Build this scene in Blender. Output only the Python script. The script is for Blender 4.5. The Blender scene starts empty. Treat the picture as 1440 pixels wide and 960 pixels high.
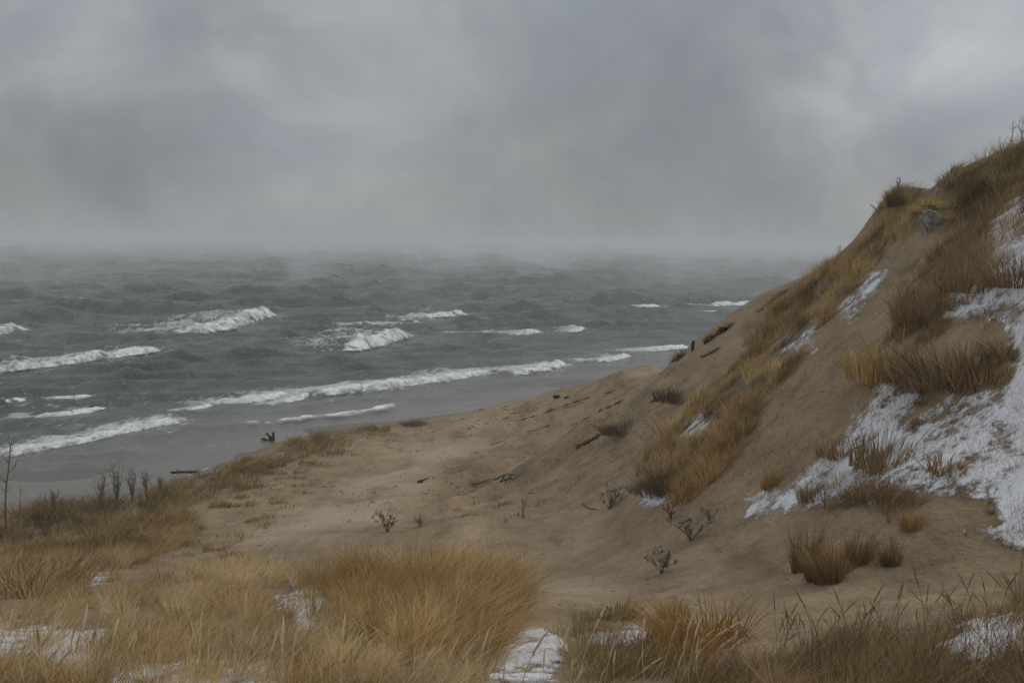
import bpy, math
import numpy as np
from mathutils import Matrix, Vector

rng = np.random.default_rng(7)
scene = bpy.context.scene
COL = scene.collection

# ------------------------------------------------------------------ camera
F = 1600.0                      # focal length in pixels of a 1440 wide frame
HC = 13.0                       # eye height above the lake
PITCH = math.atan(140 / F)
ROLL = 0.012
CAM = np.array([0.0, 0.0, HC])
RM = Matrix.Rotation(math.pi / 2 - PITCH, 3, 'X') @ Matrix.Rotation(ROLL, 3, 'Z')
R = np.array(RM)
cd = bpy.data.cameras.new('camera')
cam = bpy.data.objects.new('camera', cd)
cam.matrix_world = Matrix.Translation(Vector(CAM)) @ RM.to_4x4()
cd.sensor_width = 36
cd.lens = F / 1440 * 36
cd.clip_start = 0.1
cd.clip_end = 30000
COL.objects.link(cam)
scene.camera = cam


def ray(px, py):
    px = np.asarray(px, float); py = np.asarray(py, float)
    d = np.stack([(px - 720) / F, -(py - 480) / F, -np.ones_like(px)], -1)
    return d @ R.T


def at(px, py, depth):
    d = ray(px, py)
    t = np.asarray(depth, float) / d[..., 1]
    return CAM + d * t[..., None]


def on_water(px, py, z=0.0):
    d = ray(px, py)
    t = (z - HC) / d[..., 2]
    return CAM + d * t[..., None]


def project(P):
    q = (P - CAM) @ R
    w = np.where(-q[..., 2] < 0.05, 0.05, -q[..., 2])
    return 720 + F * q[..., 0] / w, 480 - F * q[..., 1] / w


# ------------------------------------------------------------------ noise
_perm = np.random.default_rng(3).permutation(4096)
_val = np.random.default_rng(4).random(4096)


def _h(i, j, k=0):
    return _val[_perm[(_perm[(_perm[i & 4095] + j) & 4095] + k) & 4095]]


def noise(x, y, seed=0):
    x = np.asarray(x, float); y = np.asarray(y, float)
    i = np.floor(x).astype(np.int64); j = np.floor(y).astype(np.int64)
    a = x - i; b = y - j
    a = a * a * a * (a * (a * 6 - 15) + 10); b = b * b * b * (b * (b * 6 - 15) + 10)
    v00 = _h(i, j, seed); v10 = _h(i + 1, j, seed); v01 = _h(i, j + 1, seed); v11 = _h(i + 1, j + 1, seed)
    return ((v00 * (1 - a) + v10 * a) * (1 - b) + (v01 * (1 - a) + v11 * a) * b) * 2 - 1


def fbm(x, y, n=4, seed=0, gain=0.5):
    s = 0; a = 1; t = 0
    c, sn = 0.8, 0.6
    for o in range(n):
        s = s + a * noise(x, y, seed + o * 17); t += a
        x, y = (x * c - y * sn) * 2.03 + 5.1, (x * sn + y * c) * 2.03 + 1.7
        a *= gain
    return s / t


# ------------------------------------------------------------------ meshes
def new_mesh(name, V, quads=None, tris=None, smooth=True):
    me = bpy.data.meshes.new(name)
    V = np.asarray(V, np.float32)
    nq = 0 if quads is None else len(quads)
    nt = 0 if tris is None else len(tris)
    me.vertices.add(len(V)); me.vertices.foreach_set('co', V.ravel())
    loops = []
    if nq: loops.append(np.asarray(quads, np.int32).ravel())
    if nt: loops.append(np.asarray(tris, np.int32).ravel())
    L = np.concatenate(loops)
    me.loops.add(len(L)); me.loops.foreach_set('vertex_index', L)
    me.polygons.add(nq + nt)
    st = np.concatenate([np.arange(nq) * 4, nq * 4 + np.arange(nt) * 3]).astype(np.int32)
    me.polygons.foreach_set('loop_start', st)
    me.polygons.foreach_set('use_smooth', np.full(nq + nt, smooth))
    me.update(calc_edges=True)
    return me


def attr(me, name, vals):
    a = me.attributes.new(name, 'FLOAT', 'POINT')
    a.data.foreach_set('value', np.asarray(vals, np.float32))


def link(name, me, mat=None, parent=None):
    o = bpy.data.objects.new(name, me)
    COL.objects.link(o)
    if mat is not None and me is not None and len(me.materials) == 0: me.materials.append(mat)
    if parent is not None: o.parent = parent
    return o


def tag(o, label=None, cat=None, group=None, kind=None):
    if label: o['label'] = label
    if cat: o['category'] = cat
    if group: o['group'] = group
    if kind: o['kind'] = kind
    return o


def grid_quads(nr, nc):
    i = np.arange(nr - 1)[:, None] * nc + np.arange(nc - 1)[None, :]
    return np.stack([i, i + 1, i + nc + 1, i + nc], -1).reshape(-1, 4)


# ------------------------------------------------------------------ materials
def mat_new(name):
    m = bpy.data.materials.new(name); m.use_nodes = True
    nt = m.node_tree
    return m, nt, nt.nodes['Principled BSDF']


def N(nt, t, **kw):
    n = nt.nodes.new(t)
    for k, v in kw.items():
        if k in n.inputs.keys() if hasattr(n.inputs, 'keys') else False:
            n.inputs[k].default_value = v
        else:
            setattr(n, k, v)
    return n


def ramp(nt, stops, fac=None):
    r = nt.nodes.new('ShaderNodeValToRGB')
    e = r.color_ramp.elements
    while len(e) < len(stops): e.new(0.5)
    for el, (p, c) in zip(e, stops):
        el.position = p
        el.color = (c, c, c, 1) if not hasattr(c, '__len__') else (*c, 1)
    if fac is not None: nt.links.new(fac, r.inputs['Fac'])
    return r


def noise_tex(nt, scale, detail=4, rough=0.55, vec=None, dist=0.0):
    n = nt.nodes.new('ShaderNodeTexNoise')
    n.inputs['Scale'].default_value = scale; n.inputs['Detail'].default_value = detail
    n.inputs['Roughness'].default_value = rough; n.inputs['Distortion'].default_value = dist
    if vec is not None: nt.links.new(vec, n.inputs['Vector'])
    return n


def obj_coord(nt, scale=(1, 1, 1), rotz=0.0):
    c = nt.nodes.new('ShaderNodeTexCoord'); mp = nt.nodes.new('ShaderNodeMapping')
    mp.inputs['Scale'].default_value = scale; mp.inputs['Rotation'].default_value = (0, 0, rotz)
    nt.links.new(c.outputs['Object'], mp.inputs['Vector'])
    return mp.outputs['Vector']


def mixc(nt, fac, a, b, mode='MIX'):
    m = nt.nodes.new('ShaderNodeMix'); m.data_type = 'RGBA'; m.blend_type = mode
    for s, v in ((m.inputs[0], fac), (m.inputs[6], a), (m.inputs[7], b)):
        if hasattr(v, 'is_output'): nt.links.new(v, s)
        elif hasattr(v, '__len__'): s.default_value = (*v, 1)
        else: s.default_value = v
    return m.outputs[2]


def attr_node(nt, name):
    a = nt.nodes.new('ShaderNodeAttribute'); a.attribute_name = name
    return a.outputs['Fac']


def bump(nt, height, strength, dist, prev=None):
    b = nt.nodes.new('ShaderNodeBump')
    b.inputs['Strength'].default_value = strength; b.inputs['Distance'].default_value = dist
    nt.links.new(height, b.inputs['Height'])
    if prev is not None: nt.links.new(prev, b.inputs['Normal'])
    return b.outputs['Normal']


def sand_material():
    m, nt, p = mat_new('sand')
    L = nt.links.new
    v = obj_coord(nt)
    big = noise_tex(nt, 0.16, 5, 0.6, v, 0.6)
    med = noise_tex(nt, 1.1, 6, 0.65, v, 0.4)
    fine = noise_tex(nt, 14, 5, 0.7, v)
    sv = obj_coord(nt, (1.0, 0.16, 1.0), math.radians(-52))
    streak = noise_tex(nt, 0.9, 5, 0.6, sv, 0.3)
    c = ramp(nt, [(0.3, (0.215, 0.153, 0.090)), (0.5, (0.275, 0.199, 0.119)), (0.7, (0.35, 0.26, 0.162))], big.outputs['Fac'])
    c2 = ramp(nt, [(0.33, 0.74), (0.5, 1.0), (0.68, 1.14)], med.outputs['Fac'])
    c3 = ramp(nt, [(0.33, 0.72), (0.5, 1.0), (0.7, 1.1)], streak.outputs['Fac'])  # sand streak tones, deepened to paint the slope's lower-lit smear into the colour
    c4 = ramp(nt, [(0.3, 0.76), (0.7, 1.2)], fine.outputs['Fac'])
    col = mixc(nt, 1.0, c.outputs['Color'], c2.outputs['Color'], 'MULTIPLY')
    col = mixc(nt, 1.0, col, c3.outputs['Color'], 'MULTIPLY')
    col = mixc(nt, 1.0, col, c4.outputs['Color'], 'MULTIPLY')
    col = mixc(nt, attr_node(nt, 'dry'), col, (0.43, 0.335, 0.235))
    # dead litter and dark organic soil under the grass, wet sand by the water
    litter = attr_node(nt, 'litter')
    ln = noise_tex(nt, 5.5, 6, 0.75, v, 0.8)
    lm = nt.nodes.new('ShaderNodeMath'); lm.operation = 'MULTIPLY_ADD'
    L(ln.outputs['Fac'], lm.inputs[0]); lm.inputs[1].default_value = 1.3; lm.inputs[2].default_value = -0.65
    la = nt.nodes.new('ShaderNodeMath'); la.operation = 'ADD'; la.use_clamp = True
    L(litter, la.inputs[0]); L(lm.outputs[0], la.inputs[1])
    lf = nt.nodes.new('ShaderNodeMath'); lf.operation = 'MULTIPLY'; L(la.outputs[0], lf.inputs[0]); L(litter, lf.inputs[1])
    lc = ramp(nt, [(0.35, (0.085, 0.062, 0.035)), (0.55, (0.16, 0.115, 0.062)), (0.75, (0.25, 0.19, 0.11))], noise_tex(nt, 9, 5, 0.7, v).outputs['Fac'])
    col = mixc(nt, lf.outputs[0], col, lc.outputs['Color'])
    wet = attr_node(nt, 'wet')
    col = mixc(nt, wet, col, (0.115, 0.098, 0.082))
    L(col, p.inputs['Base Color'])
    rr = ramp(nt, [(0.0, 0.95), (1.0, 0.38)], wet)
    L(rr.outputs['Color'], p.inputs['Roughness'])
    p.inputs['Specular IOR Level'].default_value = 0.25
    n1 = bump(nt, med.outputs['Fac'], 0.7, 0.22)
    n2 = bump(nt, noise_tex(nt, 5, 5, 0.65, v).outputs['Fac'], 0.7, 0.11, n1)
    n3 = bump(nt, streak.outputs['Fac'], 0.6, 0.25, n2)
    n3 = bump(nt, noise_tex(nt, 18, 4, 0.7, v).outputs['Fac'], 0.5, 0.03, n3)
    L(n3, p.inputs['Normal'])
    return m


def snow_material():
    m, nt, p = mat_new('snow')
    v = obj_coord(nt)
    a = noise_tex(nt, 2.2, 6, 0.65, v)
    b = noise_tex(nt, 7.0, 6, 0.75, v, 0.5)
    col = ramp(nt, [(0.3, (0.62, 0.62, 0.65)), (0.7, (0.77, 0.765, 0.785))], a.outputs['Fac'])
    dirt = ramp(nt, [(0.56, 0.0), (0.72, 0.55)], b.outputs['Fac'])
    c = mixc(nt, dirt.outputs['Color'], col.outputs['Color'], (0.42, 0.35, 0.27))
    nt.links.new(c, p.inputs['Base Color'])
    p.inputs['Roughness'].default_value = 0.75
    p.inputs['Specular IOR Level'].default_value = 0.2
    nt.links.new(bump(nt, b.outputs['Fac'], 0.6, 0.05), p.inputs['Normal'])
    f = noise_tex(nt, 9.0, 6, 0.75, v, 0.5)
    ad = nt.nodes.new('ShaderNodeMath'); ad.operation = 'MULTIPLY_ADD'; ad.inputs[1].default_value = 1.5; ad.inputs[2].default_value = -0.75
    nt.links.new(f.outputs['Fac'], ad.inputs[0])
    sm = nt.nodes.new('ShaderNodeMath'); sm.operation = 'ADD'
    nt.links.new(attr_node(nt, 'cov'), sm.inputs[0]); nt.links.new(ad.outputs[0], sm.inputs[1])
    al = ramp(nt, [(0.0, 0.0), (0.42, 0.96)], sm.outputs[0])
    nt.links.new(al.outputs['Color'], p.inputs['Alpha'])
    return m


def grass_material(name, stops, rough=0.75):
    m, nt, p = mat_new(name)
    r = ramp(nt, stops, attr_node(nt, 'tint'))
    v = obj_coord(nt)
    r2 = ramp(nt, [(0.3, 0.74), (0.7, 1.2)], noise_tex(nt, 0.9, 3, 0.5, v).outputs['Fac'])
    c = mixc(nt, 1.0, r.outputs['Color'], r2.outputs['Color'], 'MULTIPLY')
    nt.links.new(c, p.inputs['Base Color'])
    p.inputs['Roughness'].default_value = rough
    p.inputs['Specular IOR Level'].default_value = 0.15
    tr = nt.nodes.new('ShaderNodeBsdfTranslucent'); mx = nt.nodes.new('ShaderNodeMixShader')   # thin dry blades let light through
    nt.links.new(c, tr.inputs['Color']); mx.inputs[0].default_value = 0.42
    nt.links.new(p.outputs[0], mx.inputs[1]); nt.links.new(tr.outputs[0], mx.inputs[2])
    nt.links.new(mx.outputs[0], nt.nodes['Material Output'].inputs['Surface'])
    return m


def flat_material(name, c0, c1, scale=6.0, rough=0.85, stretch=(1, 1, 1), bmp=0.02):
    m, nt, p = mat_new(name)
    v = obj_coord(nt, stretch)
    n = noise_tex(nt, scale, 5, 0.65, v, 0.4)
    r = ramp(nt, [(0.3, c0), (0.7, c1)], n.outputs['Fac'])
    nt.links.new(r.outputs['Color'], p.inputs['Base Color'])
    p.inputs['Roughness'].default_value = rough
    p.inputs['Specular IOR Level'].default_value = 0.25
    nt.links.new(bump(nt, n.outputs['Fac'], 0.6, bmp), p.inputs['Normal'])
    return m


def water_material():
    m, nt, p = mat_new('lake_water')
    L = nt.links.new
    sh = attr_node(nt, 'shallow')
    fo = attr_node(nt, 'foam')
    v = obj_coord(nt)
    big = noise_tex(nt, 0.02, 4, 0.5, v)
    c = ramp(nt, [(0.35, (0.050, 0.069, 0.056)), (0.65, (0.098, 0.120, 0.090))], big.outputs['Fac'])
    c = mixc(nt, sh, c.outputs['Color'], (0.135, 0.118, 0.096))
    # bubbles and foam streaks left behind by the breakers
    fv = obj_coord(nt, (0.55, 0.22, 1), math.radians(-36))
    fn = noise_tex(nt, 1.5, 7, 0.72, fv, 1.4)
    mm = nt.nodes.new('ShaderNodeMath'); mm.operation = 'MULTIPLY_ADD'
    L(fo, mm.inputs[0]); mm.inputs[1].default_value = 0.42
    L(fn.outputs['Fac'], mm.inputs[2])
    fr = ramp(nt, [(0.66, 0.0), (0.82, 0.85)], mm.outputs[0])
    c = mixc(nt, fr.outputs['Color'], c, (0.62, 0.63, 0.62))
    L(c, p.inputs['Base Color'])
    rr = ramp(nt, [(0.0, 0.22), (1.0, 0.8)], fr.outputs['Color'])
    L(rr.outputs['Color'], p.inputs['Roughness'])
    p.inputs['Specular IOR Level'].default_value = 0.5
    p.inputs['IOR'].default_value = 1.33
    wv = obj_coord(nt, (1.0, 0.45, 1), math.radians(-36))
    b1 = noise_tex(nt, 0.55, 6, 0.62, wv, 0.5)
    b2 = noise_tex(nt, 2.6, 5, 0.6, wv, 0.3)
    cal = nt.nodes.new('ShaderNodeMath'); cal.operation = 'MULTIPLY_ADD'
    L(sh, cal.inputs[0]); cal.inputs[1].default_value = -0.75; cal.inputs[2].default_value = 0.9
    n1 = nt.nodes.new('ShaderNodeBump'); n1.inputs['Distance'].default_value = 1.7
    L(cal.outputs[0], n1.inputs['Strength']); L(b1.outputs['Fac'], n1.inputs['Height'])
    n2 = nt.nodes.new('ShaderNodeBump'); n2.inputs['Distance'].default_value = 0.32
    L(cal.outputs[0], n2.inputs['Strength']); L(b2.outputs['Fac'], n2.inputs['Height']); L(n1.outputs['Normal'], n2.inputs['Normal'])
    L(n2.outputs['Normal'], p.inputs['Normal'])
    return m


def foam_material():
    m, nt, p = mat_new('foam')
    v = obj_coord(nt)
    a = noise_tex(nt, 1.6, 6, 0.7, v, 0.4)
    r = ramp(nt, [(0.3, (0.66, 0.68, 0.67)), (0.6, (0.90, 0.91, 0.90))], a.outputs['Fac'])
    nt.links.new(r.outputs['Color'], p.inputs['Base Color'])
    p.inputs['Roughness'].default_value = 0.8
    p.inputs['Specular IOR Level'].default_value = 0.2
    nt.links.new(bump(nt, a.outputs['Fac'], 0.8, 0.25), p.inputs['Normal'])
    # froth thins out to nothing at its edge
    f = noise_tex(nt, 2.6, 6, 0.75, v, 0.6)
    ad = nt.nodes.new('ShaderNodeMath'); ad.operation = 'MULTIPLY_ADD'; ad.inputs[1].default_value = 1.1; ad.inputs[2].default_value = -0.55
    nt.links.new(f.outputs['Fac'], ad.inputs[0])
    sm = nt.nodes.new('ShaderNodeMath'); sm.operation = 'ADD'
    nt.links.new(attr_node(nt, 'cov'), sm.inputs[0]); nt.links.new(ad.outputs[0], sm.inputs[1])
    al = ramp(nt, [(0.0, 0.0), (0.75, 1.0)], sm.outputs[0])
    nt.links.new(al.outputs['Color'], p.inputs['Alpha'])
    return m


M_SAND = sand_material(); M_SNOW = snow_material(); M_WATER = water_material(); M_FOAM = foam_material()
OCHRE = [(0.0, (0.22, 0.135, 0.055)), (0.35, (0.45, 0.285, 0.110)), (0.7, (0.62, 0.43, 0.19)), (1.0, (0.76, 0.60, 0.36))]
RUST = [(0.0, (0.10, 0.066, 0.035)), (0.5, (0.23, 0.152, 0.075)), (1.0, (0.38, 0.27, 0.15))]
ORANGE = [(0.0, (0.18, 0.095, 0.03)), (0.4, (0.37, 0.20, 0.055)), (0.75, (0.50, 0.30, 0.095)), (1.0, (0.60, 0.42, 0.18))]
OLIVE = [(0.0, (0.13, 0.097, 0.045)), (0.4, (0.28, 0.20, 0.088)), (0.75, (0.41, 0.30, 0.14)), (1.0, (0.54, 0.42, 0.24))]
BROWN = [(0.0, (0.13, 0.082, 0.042)), (0.4, (0.26, 0.165, 0.078)), (0.75, (0.37, 0.25, 0.12)), (1.0, (0.48, 0.36, 0.20))]
STRAW = [(0.0, (0.32, 0.205, 0.085)), (0.4, (0.54, 0.37, 0.16)), (0.8, (0.70, 0.53, 0.28)), (1.0, (0.78, 0.65, 0.41))]
DARK = [(0.0, (0.05, 0.036, 0.022)), (0.5, (0.115, 0.083, 0.045)), (1.0, (0.24, 0.175, 0.10))]
M_G = {k: grass_material('grass_' + k, s) for k, s in
       dict(ochre=OCHRE, orange=ORANGE, olive=OLIVE, brown=BROWN, straw=STRAW, dark=DARK, rust=RUST, pale=[(0.0, (0.45, 0.33, 0.19)), (1.0, (0.80, 0.68, 0.48))]).items()}
M_WOOD = flat_material('driftwood', (0.075, 0.062, 0.05), (0.16, 0.135, 0.11), 9, 0.85, (1, 1, 0.3))
M_DARKWOOD = flat_material('wet_dark_wood', (0.018, 0.016, 0.015), (0.05, 0.045, 0.042), 9)
M_TWIG = flat_material('dry_twig', (0.11, 0.08, 0.055), (0.21, 0.155, 0.11), 20)
M_GREYTWIG = flat_material('grey_twig', (0.13, 0.115, 0.10), (0.24, 0.215, 0.19), 20)
M_LEAF = flat_material('dry_leaf', (0.10, 0.07, 0.05), (0.24, 0.17, 0.115), 25)

# ------------------------------------------------------------------ terrain shape
# crest lines: pixel, pixel, distance in metres along the view
RIDGE = [(1440, 212, 30), (1385, 232, 31), (1340, 247, 33), (1255, 268, 36), (1236, 292, 36.6), (1215, 330, 38), (1150, 383, 42),
         (1110, 405, 45), (1070, 434, 49), (1010, 472, 55), (975, 492, 60), (925, 514, 68), (870, 542, 76), (800, 557, 84),
         (740, 567, 85), (700, 573, 84), (600, 591, 79), (520, 601, 74), (430, 614, 69), (380, 625, 66), (320, 648, 62),
         (240, 676, 57), (170, 698, 53), (60, 712, 50), (-100, 722, 48)]
INNER = [(1440, 330, 24), (1440, 420, 21.5), (1440, 500, 19.5), (1440, 650, 17), (1440, 760, 15.2), (1380, 300, 29), (1300, 400, 27),
         (1300, 500, 22.5), (1300, 620, 19.5), (1200, 700, 18.5), (1060, 710, 22), (1240, 350, 33), (1240, 420, 29), (1170, 500, 27),
         (1100, 600, 25.5), (1050, 680, 23.5), (1160, 420, 36), (1100, 480, 34), (1000, 560, 35), (1010, 610, 30), (940, 650, 31),
         (960, 705, 27), (890, 700, 31), (800, 700, 35), (730, 735, 33), (850, 620, 42), (760, 650, 45), (600, 680, 48), (650, 620, 62),
         (480, 665, 54), (550, 620, 67), (400, 700, 46), (300, 755, 38), (200, 760, 38), (100, 765, 37), (0, 775, 36), (500, 735, 37),
         (640, 735, 34), (740, 590, 70), (900, 560, 60), (960, 530, 53), (860, 585, 56),
         (600, 803, 18.5), (500, 808, 18.5), (700, 812, 18.5), (430, 822, 17.5), (740, 830, 18.7), (350, 802, 19), (200, 810, 19.5), (0, 835, 17),
         (400, 865, 13.8), (100, 900, 11.2), (400, 945, 9.6), (600, 900, 12.2), (700, 905, 12.6), (850, 795, 24), (900, 770, 26),
         (1000, 790, 20.5), (1000, 900, 12.2), (1000, 955, 10), (1300, 955, 8.2), (1440, 900, 8.8), (1440, 830, 11), (1250, 850, 12.6),
         (1100, 850, 14.3), (720, 955, 10), (860, 880, 14), (1200, 780, 16), (1340, 735, 16), (1140, 745, 19), (50, 955, 9.2), (1060, 760, 20)]


def uv(x, y):
    w = np.maximum(y + 8.0, 0.6)
    return np.stack([x / w, np.log(w)], -1)


cp = []
for a, b, d in RIDGE + INNER:
    cp.append(at(a, b, d))
for a, b, d in RIDGE:                       # the ground falls away behind every crest
    p = at(a, b, d); sl = (p[2] - HC) / d
    if a > 900:
        for k in (4, 10, 22):
            z = p[2] + (sl - 0.32) * k
            cp.append(np.array([p[0] * (1 + k / d), p[1] + k, max(z, 0.5)]))
    elif a > 650:
        for k in (5, 12):
            cp.append(np.array([p[0] * (1 + k / d), p[1] + k, max(p[2] - 0.20 * k, -0.05 * k)]))
    elif a <= 430:
        for k in (3.0,):
            cp.append(np.array([p[0] * (1 + k / d), p[1] + k, p[2] - 1.0]))
# water's edge and the lake bed
SHORE = on_water(np.array([-60, 60, 150, 240, 330, 430, 520, 600, 700, 800, 870]), np.array([690, 684, 676, 662, 632, 606, 594, 586, 567, 550, 532]))
T = np.array([0.6, 0.8, 0]); NL = np.array([0.8, -0.6, 0])   # along the shore; towards the land
for p in SHORE:
    cp.append(np.array([p[0], p[1], 0.0]))
    for k, z in ((12, -0.5), (40, -1.6), (110, -4)):
        q = p - NL * k; cp.append(np.array([q[0], q[1], z]))
q0 = SHORE[-1]
for k in (30, 90, 200, 400):
    q = q0 + T * k
    for m_, z in ((0, 0), (-30, -1.6), (25, 1.4), (70, 6)):
        w = q + NL * m_; cp.append(np.array([w[0], w[1], z]))
for k in (30, 90):
    q = SHORE[0] - T * k
    for m_, z in ((0, 0), (-30, -1.6), (12, 1.5)):
        w = q + NL * m_; cp.append(np.array([w[0], w[1], z]))
# ground about the camera and to its sides
for x, y, z in ((0, 0, -1.65), (0, 4, -2.6), (4, 4, -2.1), (-4, 4, -2.7), (0, -5, -1.2), (8, 0, -0.8), (-8, 0, -2.4), (15, 10, -0.6),
                (-14, 10, -4.2), (-25, 25, -8), (22, 20, 1.6), (30, 32, 3.2), (50, 40, 3.5), (-40, 10, -9), (40, 10, 2), (25, -5, 1.5), (-25, -5, -5), (60, 80, -2)):
    cp.append(np.array([x, y, HC + z]))
cp = np.array(cp)
CU = uv(cp[:, 0], cp[:, 1])


def tps_fit(X, f, lam):
    n = len(X)
    d = np.linalg.norm(X[:, None] - X[None], axis=-1)
    K = np.where(d > 0, d * d * np.log(d + 1e-12), 0) + lam * np.eye(n)
    P = np.hstack([np.ones((n, 1)), X])
    A = np.block([[K, P], [P.T, np.zeros((3, 3))]])
    return np.linalg.solve(A, np.concatenate([f, np.zeros(3)]))


WT = tps_fit(CU, cp[:, 2], 2e-4)


def tps(x, y):
    x = np.asarray(x, float); y = np.asarray(y, float)
    Q = uv(x.ravel(), y.ravel())
    out = np.empty(len(Q))
    for s in range(0, len(Q), 20000):
        q = Q[s:s + 20000]
        d2 = ((q[:, None] - CU[None]) ** 2).sum(-1)
        K = 0.5 * d2 * np.log(d2 + 1e-20)
        out[s:s + 20000] = K @ WT[:-3] + WT[-3] + q @ WT[-2:]
    return out.reshape(x.shape)


def shore_dist(x, y):                       # metres seaward of the water's edge
    s = np.array([p[:2] for p in np.vstack([SHORE[0] - T * 400, SHORE, q0 + T * 3000])])
    P = np.stack([x, y], -1).reshape(-1, 2)
    best = np.full(len(P), 1e9); sign = np.ones(len(P))
    for a, b in zip(s[:-1], s[1:]):
        ab = b - a; t = np.clip(((P - a) @ ab) / (ab @ ab), 0, 1)
        d = P - a - t[:, None] * ab; r = np.hypot(d[:, 0], d[:, 1])
        c = ab[0] * (P[:, 1] - a[1]) - ab[1] * (P[:, 0] - a[0])
        u = r < best; best = np.where(u, r, best); sign = np.where(u, np.sign(c), sign)
    return (best * sign).reshape(np.shape(x))


def ground0(x, y):
    z = tps(x, y)
    sd = shore_dist(x, y)
    far = np.clip((sd - 60) / 60, 0, 1)
    z = z * (1 - far) + np.clip(-1.5 - 0.03 * sd, -9, 0) * far
    return np.clip(z, -9, HC + 9)


NRg, NCg = 760, 620
gy = np.exp(np.linspace(math.log(1.2), math.log(560), NRg)) - 8
gu = np.sinh(np.linspace(-2.1, 2.1, NCg)) / np.sinh(2.1) * 1.35
GX = gu[None, :] * (gy[:, None] + 8); GY = np.repeat(gy[:, None], NCg, 1)
GZ = ground0(GX, GY)


def poly_sd(poly, px, py):                  # signed distance in picture units, positive inside
    poly = np.array(poly, float)
    P = np.stack([np.ravel(px), np.ravel(py)], -1)
    best = np.full(len(P), 1e9); ins = np.zeros(len(P), bool)
    for a, b in zip(poly, np.roll(poly, -1, 0)):
        ab = b - a; t = np.clip(((P - a) @ ab) / max(ab @ ab, 1e-9), 0, 1)
        d = P - a - t[:, None] * ab
        best = np.minimum(best, np.hypot(d[:, 0], d[:, 1]))
        c = ((a[1] > P[:, 1]) != (b[1] > P[:, 1]))
        xi = a[0] + (P[:, 1] - a[1]) * ab[0] / np.where(abs(ab[1]) < 1e-9, 1e-9, ab[1])
        ins ^= c & (P[:, 0] < xi)
    return np.where(ins, best, -best).reshape(np.shape(px))


PXg, PYg = project(np.stack([GX, GY, GZ], -1))
# relief: hummocks, wind-cut ledges on the bare slope, trodden trail
TRAIL = [(1235, 360), (1300, 370), (1230, 440), (1200, 510), (1150, 600), (1080, 680), (1030, 690), (1060, 610), (1120, 530), (1160, 460), (1200, 410)]
SLOPE = [(600, 600), (700, 585), (800, 565), (880, 545), (950, 520), (930, 600), (850, 660), (700, 740), (560, 740), (480, 700), (520, 640)]
land = np.clip(GZ / 1.2, 0, 1)
rel = 0.16 * fbm(GX / 3.2, GY / 3.2, 5, 1, 0.6) + 0.25 * fbm(GX / 11, GY / 11, 3, 9) * np.clip((GY - 12) / 25, 0, 1)
tr = np.clip(poly_sd(TRAIL, PXg, PYg) / 14 + 0.5, 0, 1)
rel += tr * (0.10 * fbm(GX / 0.45, GY / 0.45, 3, 21) - 0.12)
sl_ = np.clip(poly_sd(SLOPE, PXg, PYg) / 40 + 0.3, 0, 1)
ca, sa = math.cos(math.radians(-52)), math.sin(math.radians(-52))
ax_ = GX * ca - GY * sa; ay_ = GX * sa + GY * ca
led = fbm(ax_ / 14 + 7, ay_ / 2.2, 4, 31)
rel += sl_ * (0.26 * np.tanh(led * 10) + 0.13 * fbm(GX / 1.1, GY / 1.1, 4, 41, 0.65))
rel += 0.04 * fbm(GX / 0.55, GY / 0.55, 3, 51) * np.clip(1.5 - GY / 40, 0, 1)
GZ = GZ + rel * land
sd_g = shore_dist(GX, GY)
GV = np.stack([GX, GY, GZ], -1)

_v = np.log(gy + 8)


def ground(x, y):
    x = np.asarray(x, float); y = np.asarray(y, float)
    r = (np.log(np.maximum(y + 8, 1.21)) - _v[0]) / (_v[1] - _v[0])
    uu = np.clip(x / np.maximum(y + 8, 1.21) / 1.35 * np.sinh(2.1), -np.sinh(2.1) * .999, np.sinh(2.1) * .999)
    c = (np.arcsinh(uu) + 2.1) / 4.2 * (NCg - 1)
    r = np.clip(r, 0, NRg - 1.001); c = np.clip(c, 0, NCg - 1.001)
    i = r.astype(int); j = c.astype(int); a = r - i; b = c - j
    return (GZ[i, j] * (1 - a) + GZ[i + 1, j] * a) * (1 - b) + (GZ[i, j + 1] * (1 - a) + GZ[i + 1, j + 1] * a) * b


_marchY = np.exp(np.linspace(math.log(5.0), math.log(220), 420))


def hit(px, py):
    """First point of the ground seen along each picture ray, and whether there is one."""
    px = np.atleast_1d(np.asarray(px, float)); py = np.atleast_1d(np.asarray(py, float))
    d = ray(px, py); d = d / d[:, 1:2]
    res = np.full(len(px), np.nan); lo = np.full(len(px), 4.0); open_ = np.ones(len(px), bool); hi = np.full(len(px), np.nan)
    for Y in _marchY:
        P = CAM + d * Y
        below = (ground(P[:, 0], P[:, 1]) > P[:, 2]) & open_
        hi[below] = Y; open_ &= ~below
        lo[open_] = Y
        if not open_.any(): break
    ok = ~np.isnan(hi)
    for _ in range(14):
        mid = np.where(ok, (lo + hi) / 2, 10.0)
        P = CAM + d * mid[:, None]
        b = ground(P[:, 0], P[:, 1]) > P[:, 2]
        hi = np.where(ok & b, mid, hi); lo = np.where(ok & ~b, mid, lo)
    P = CAM + d * np.where(ok, hi, 10.0)[:, None]
    P[:, 2] = ground(P[:, 0], P[:, 1])
    return P, ok


def spot(px, py):
    """Ground point seen at a pixel; walks down the picture until there is ground."""
    for k in range(0, 60, 2):
        P, ok = hit([px], [py + k])
        if ok[0] and P[0, 2] > -0.3: return P[0]
    return at(px, py, 40)


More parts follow.
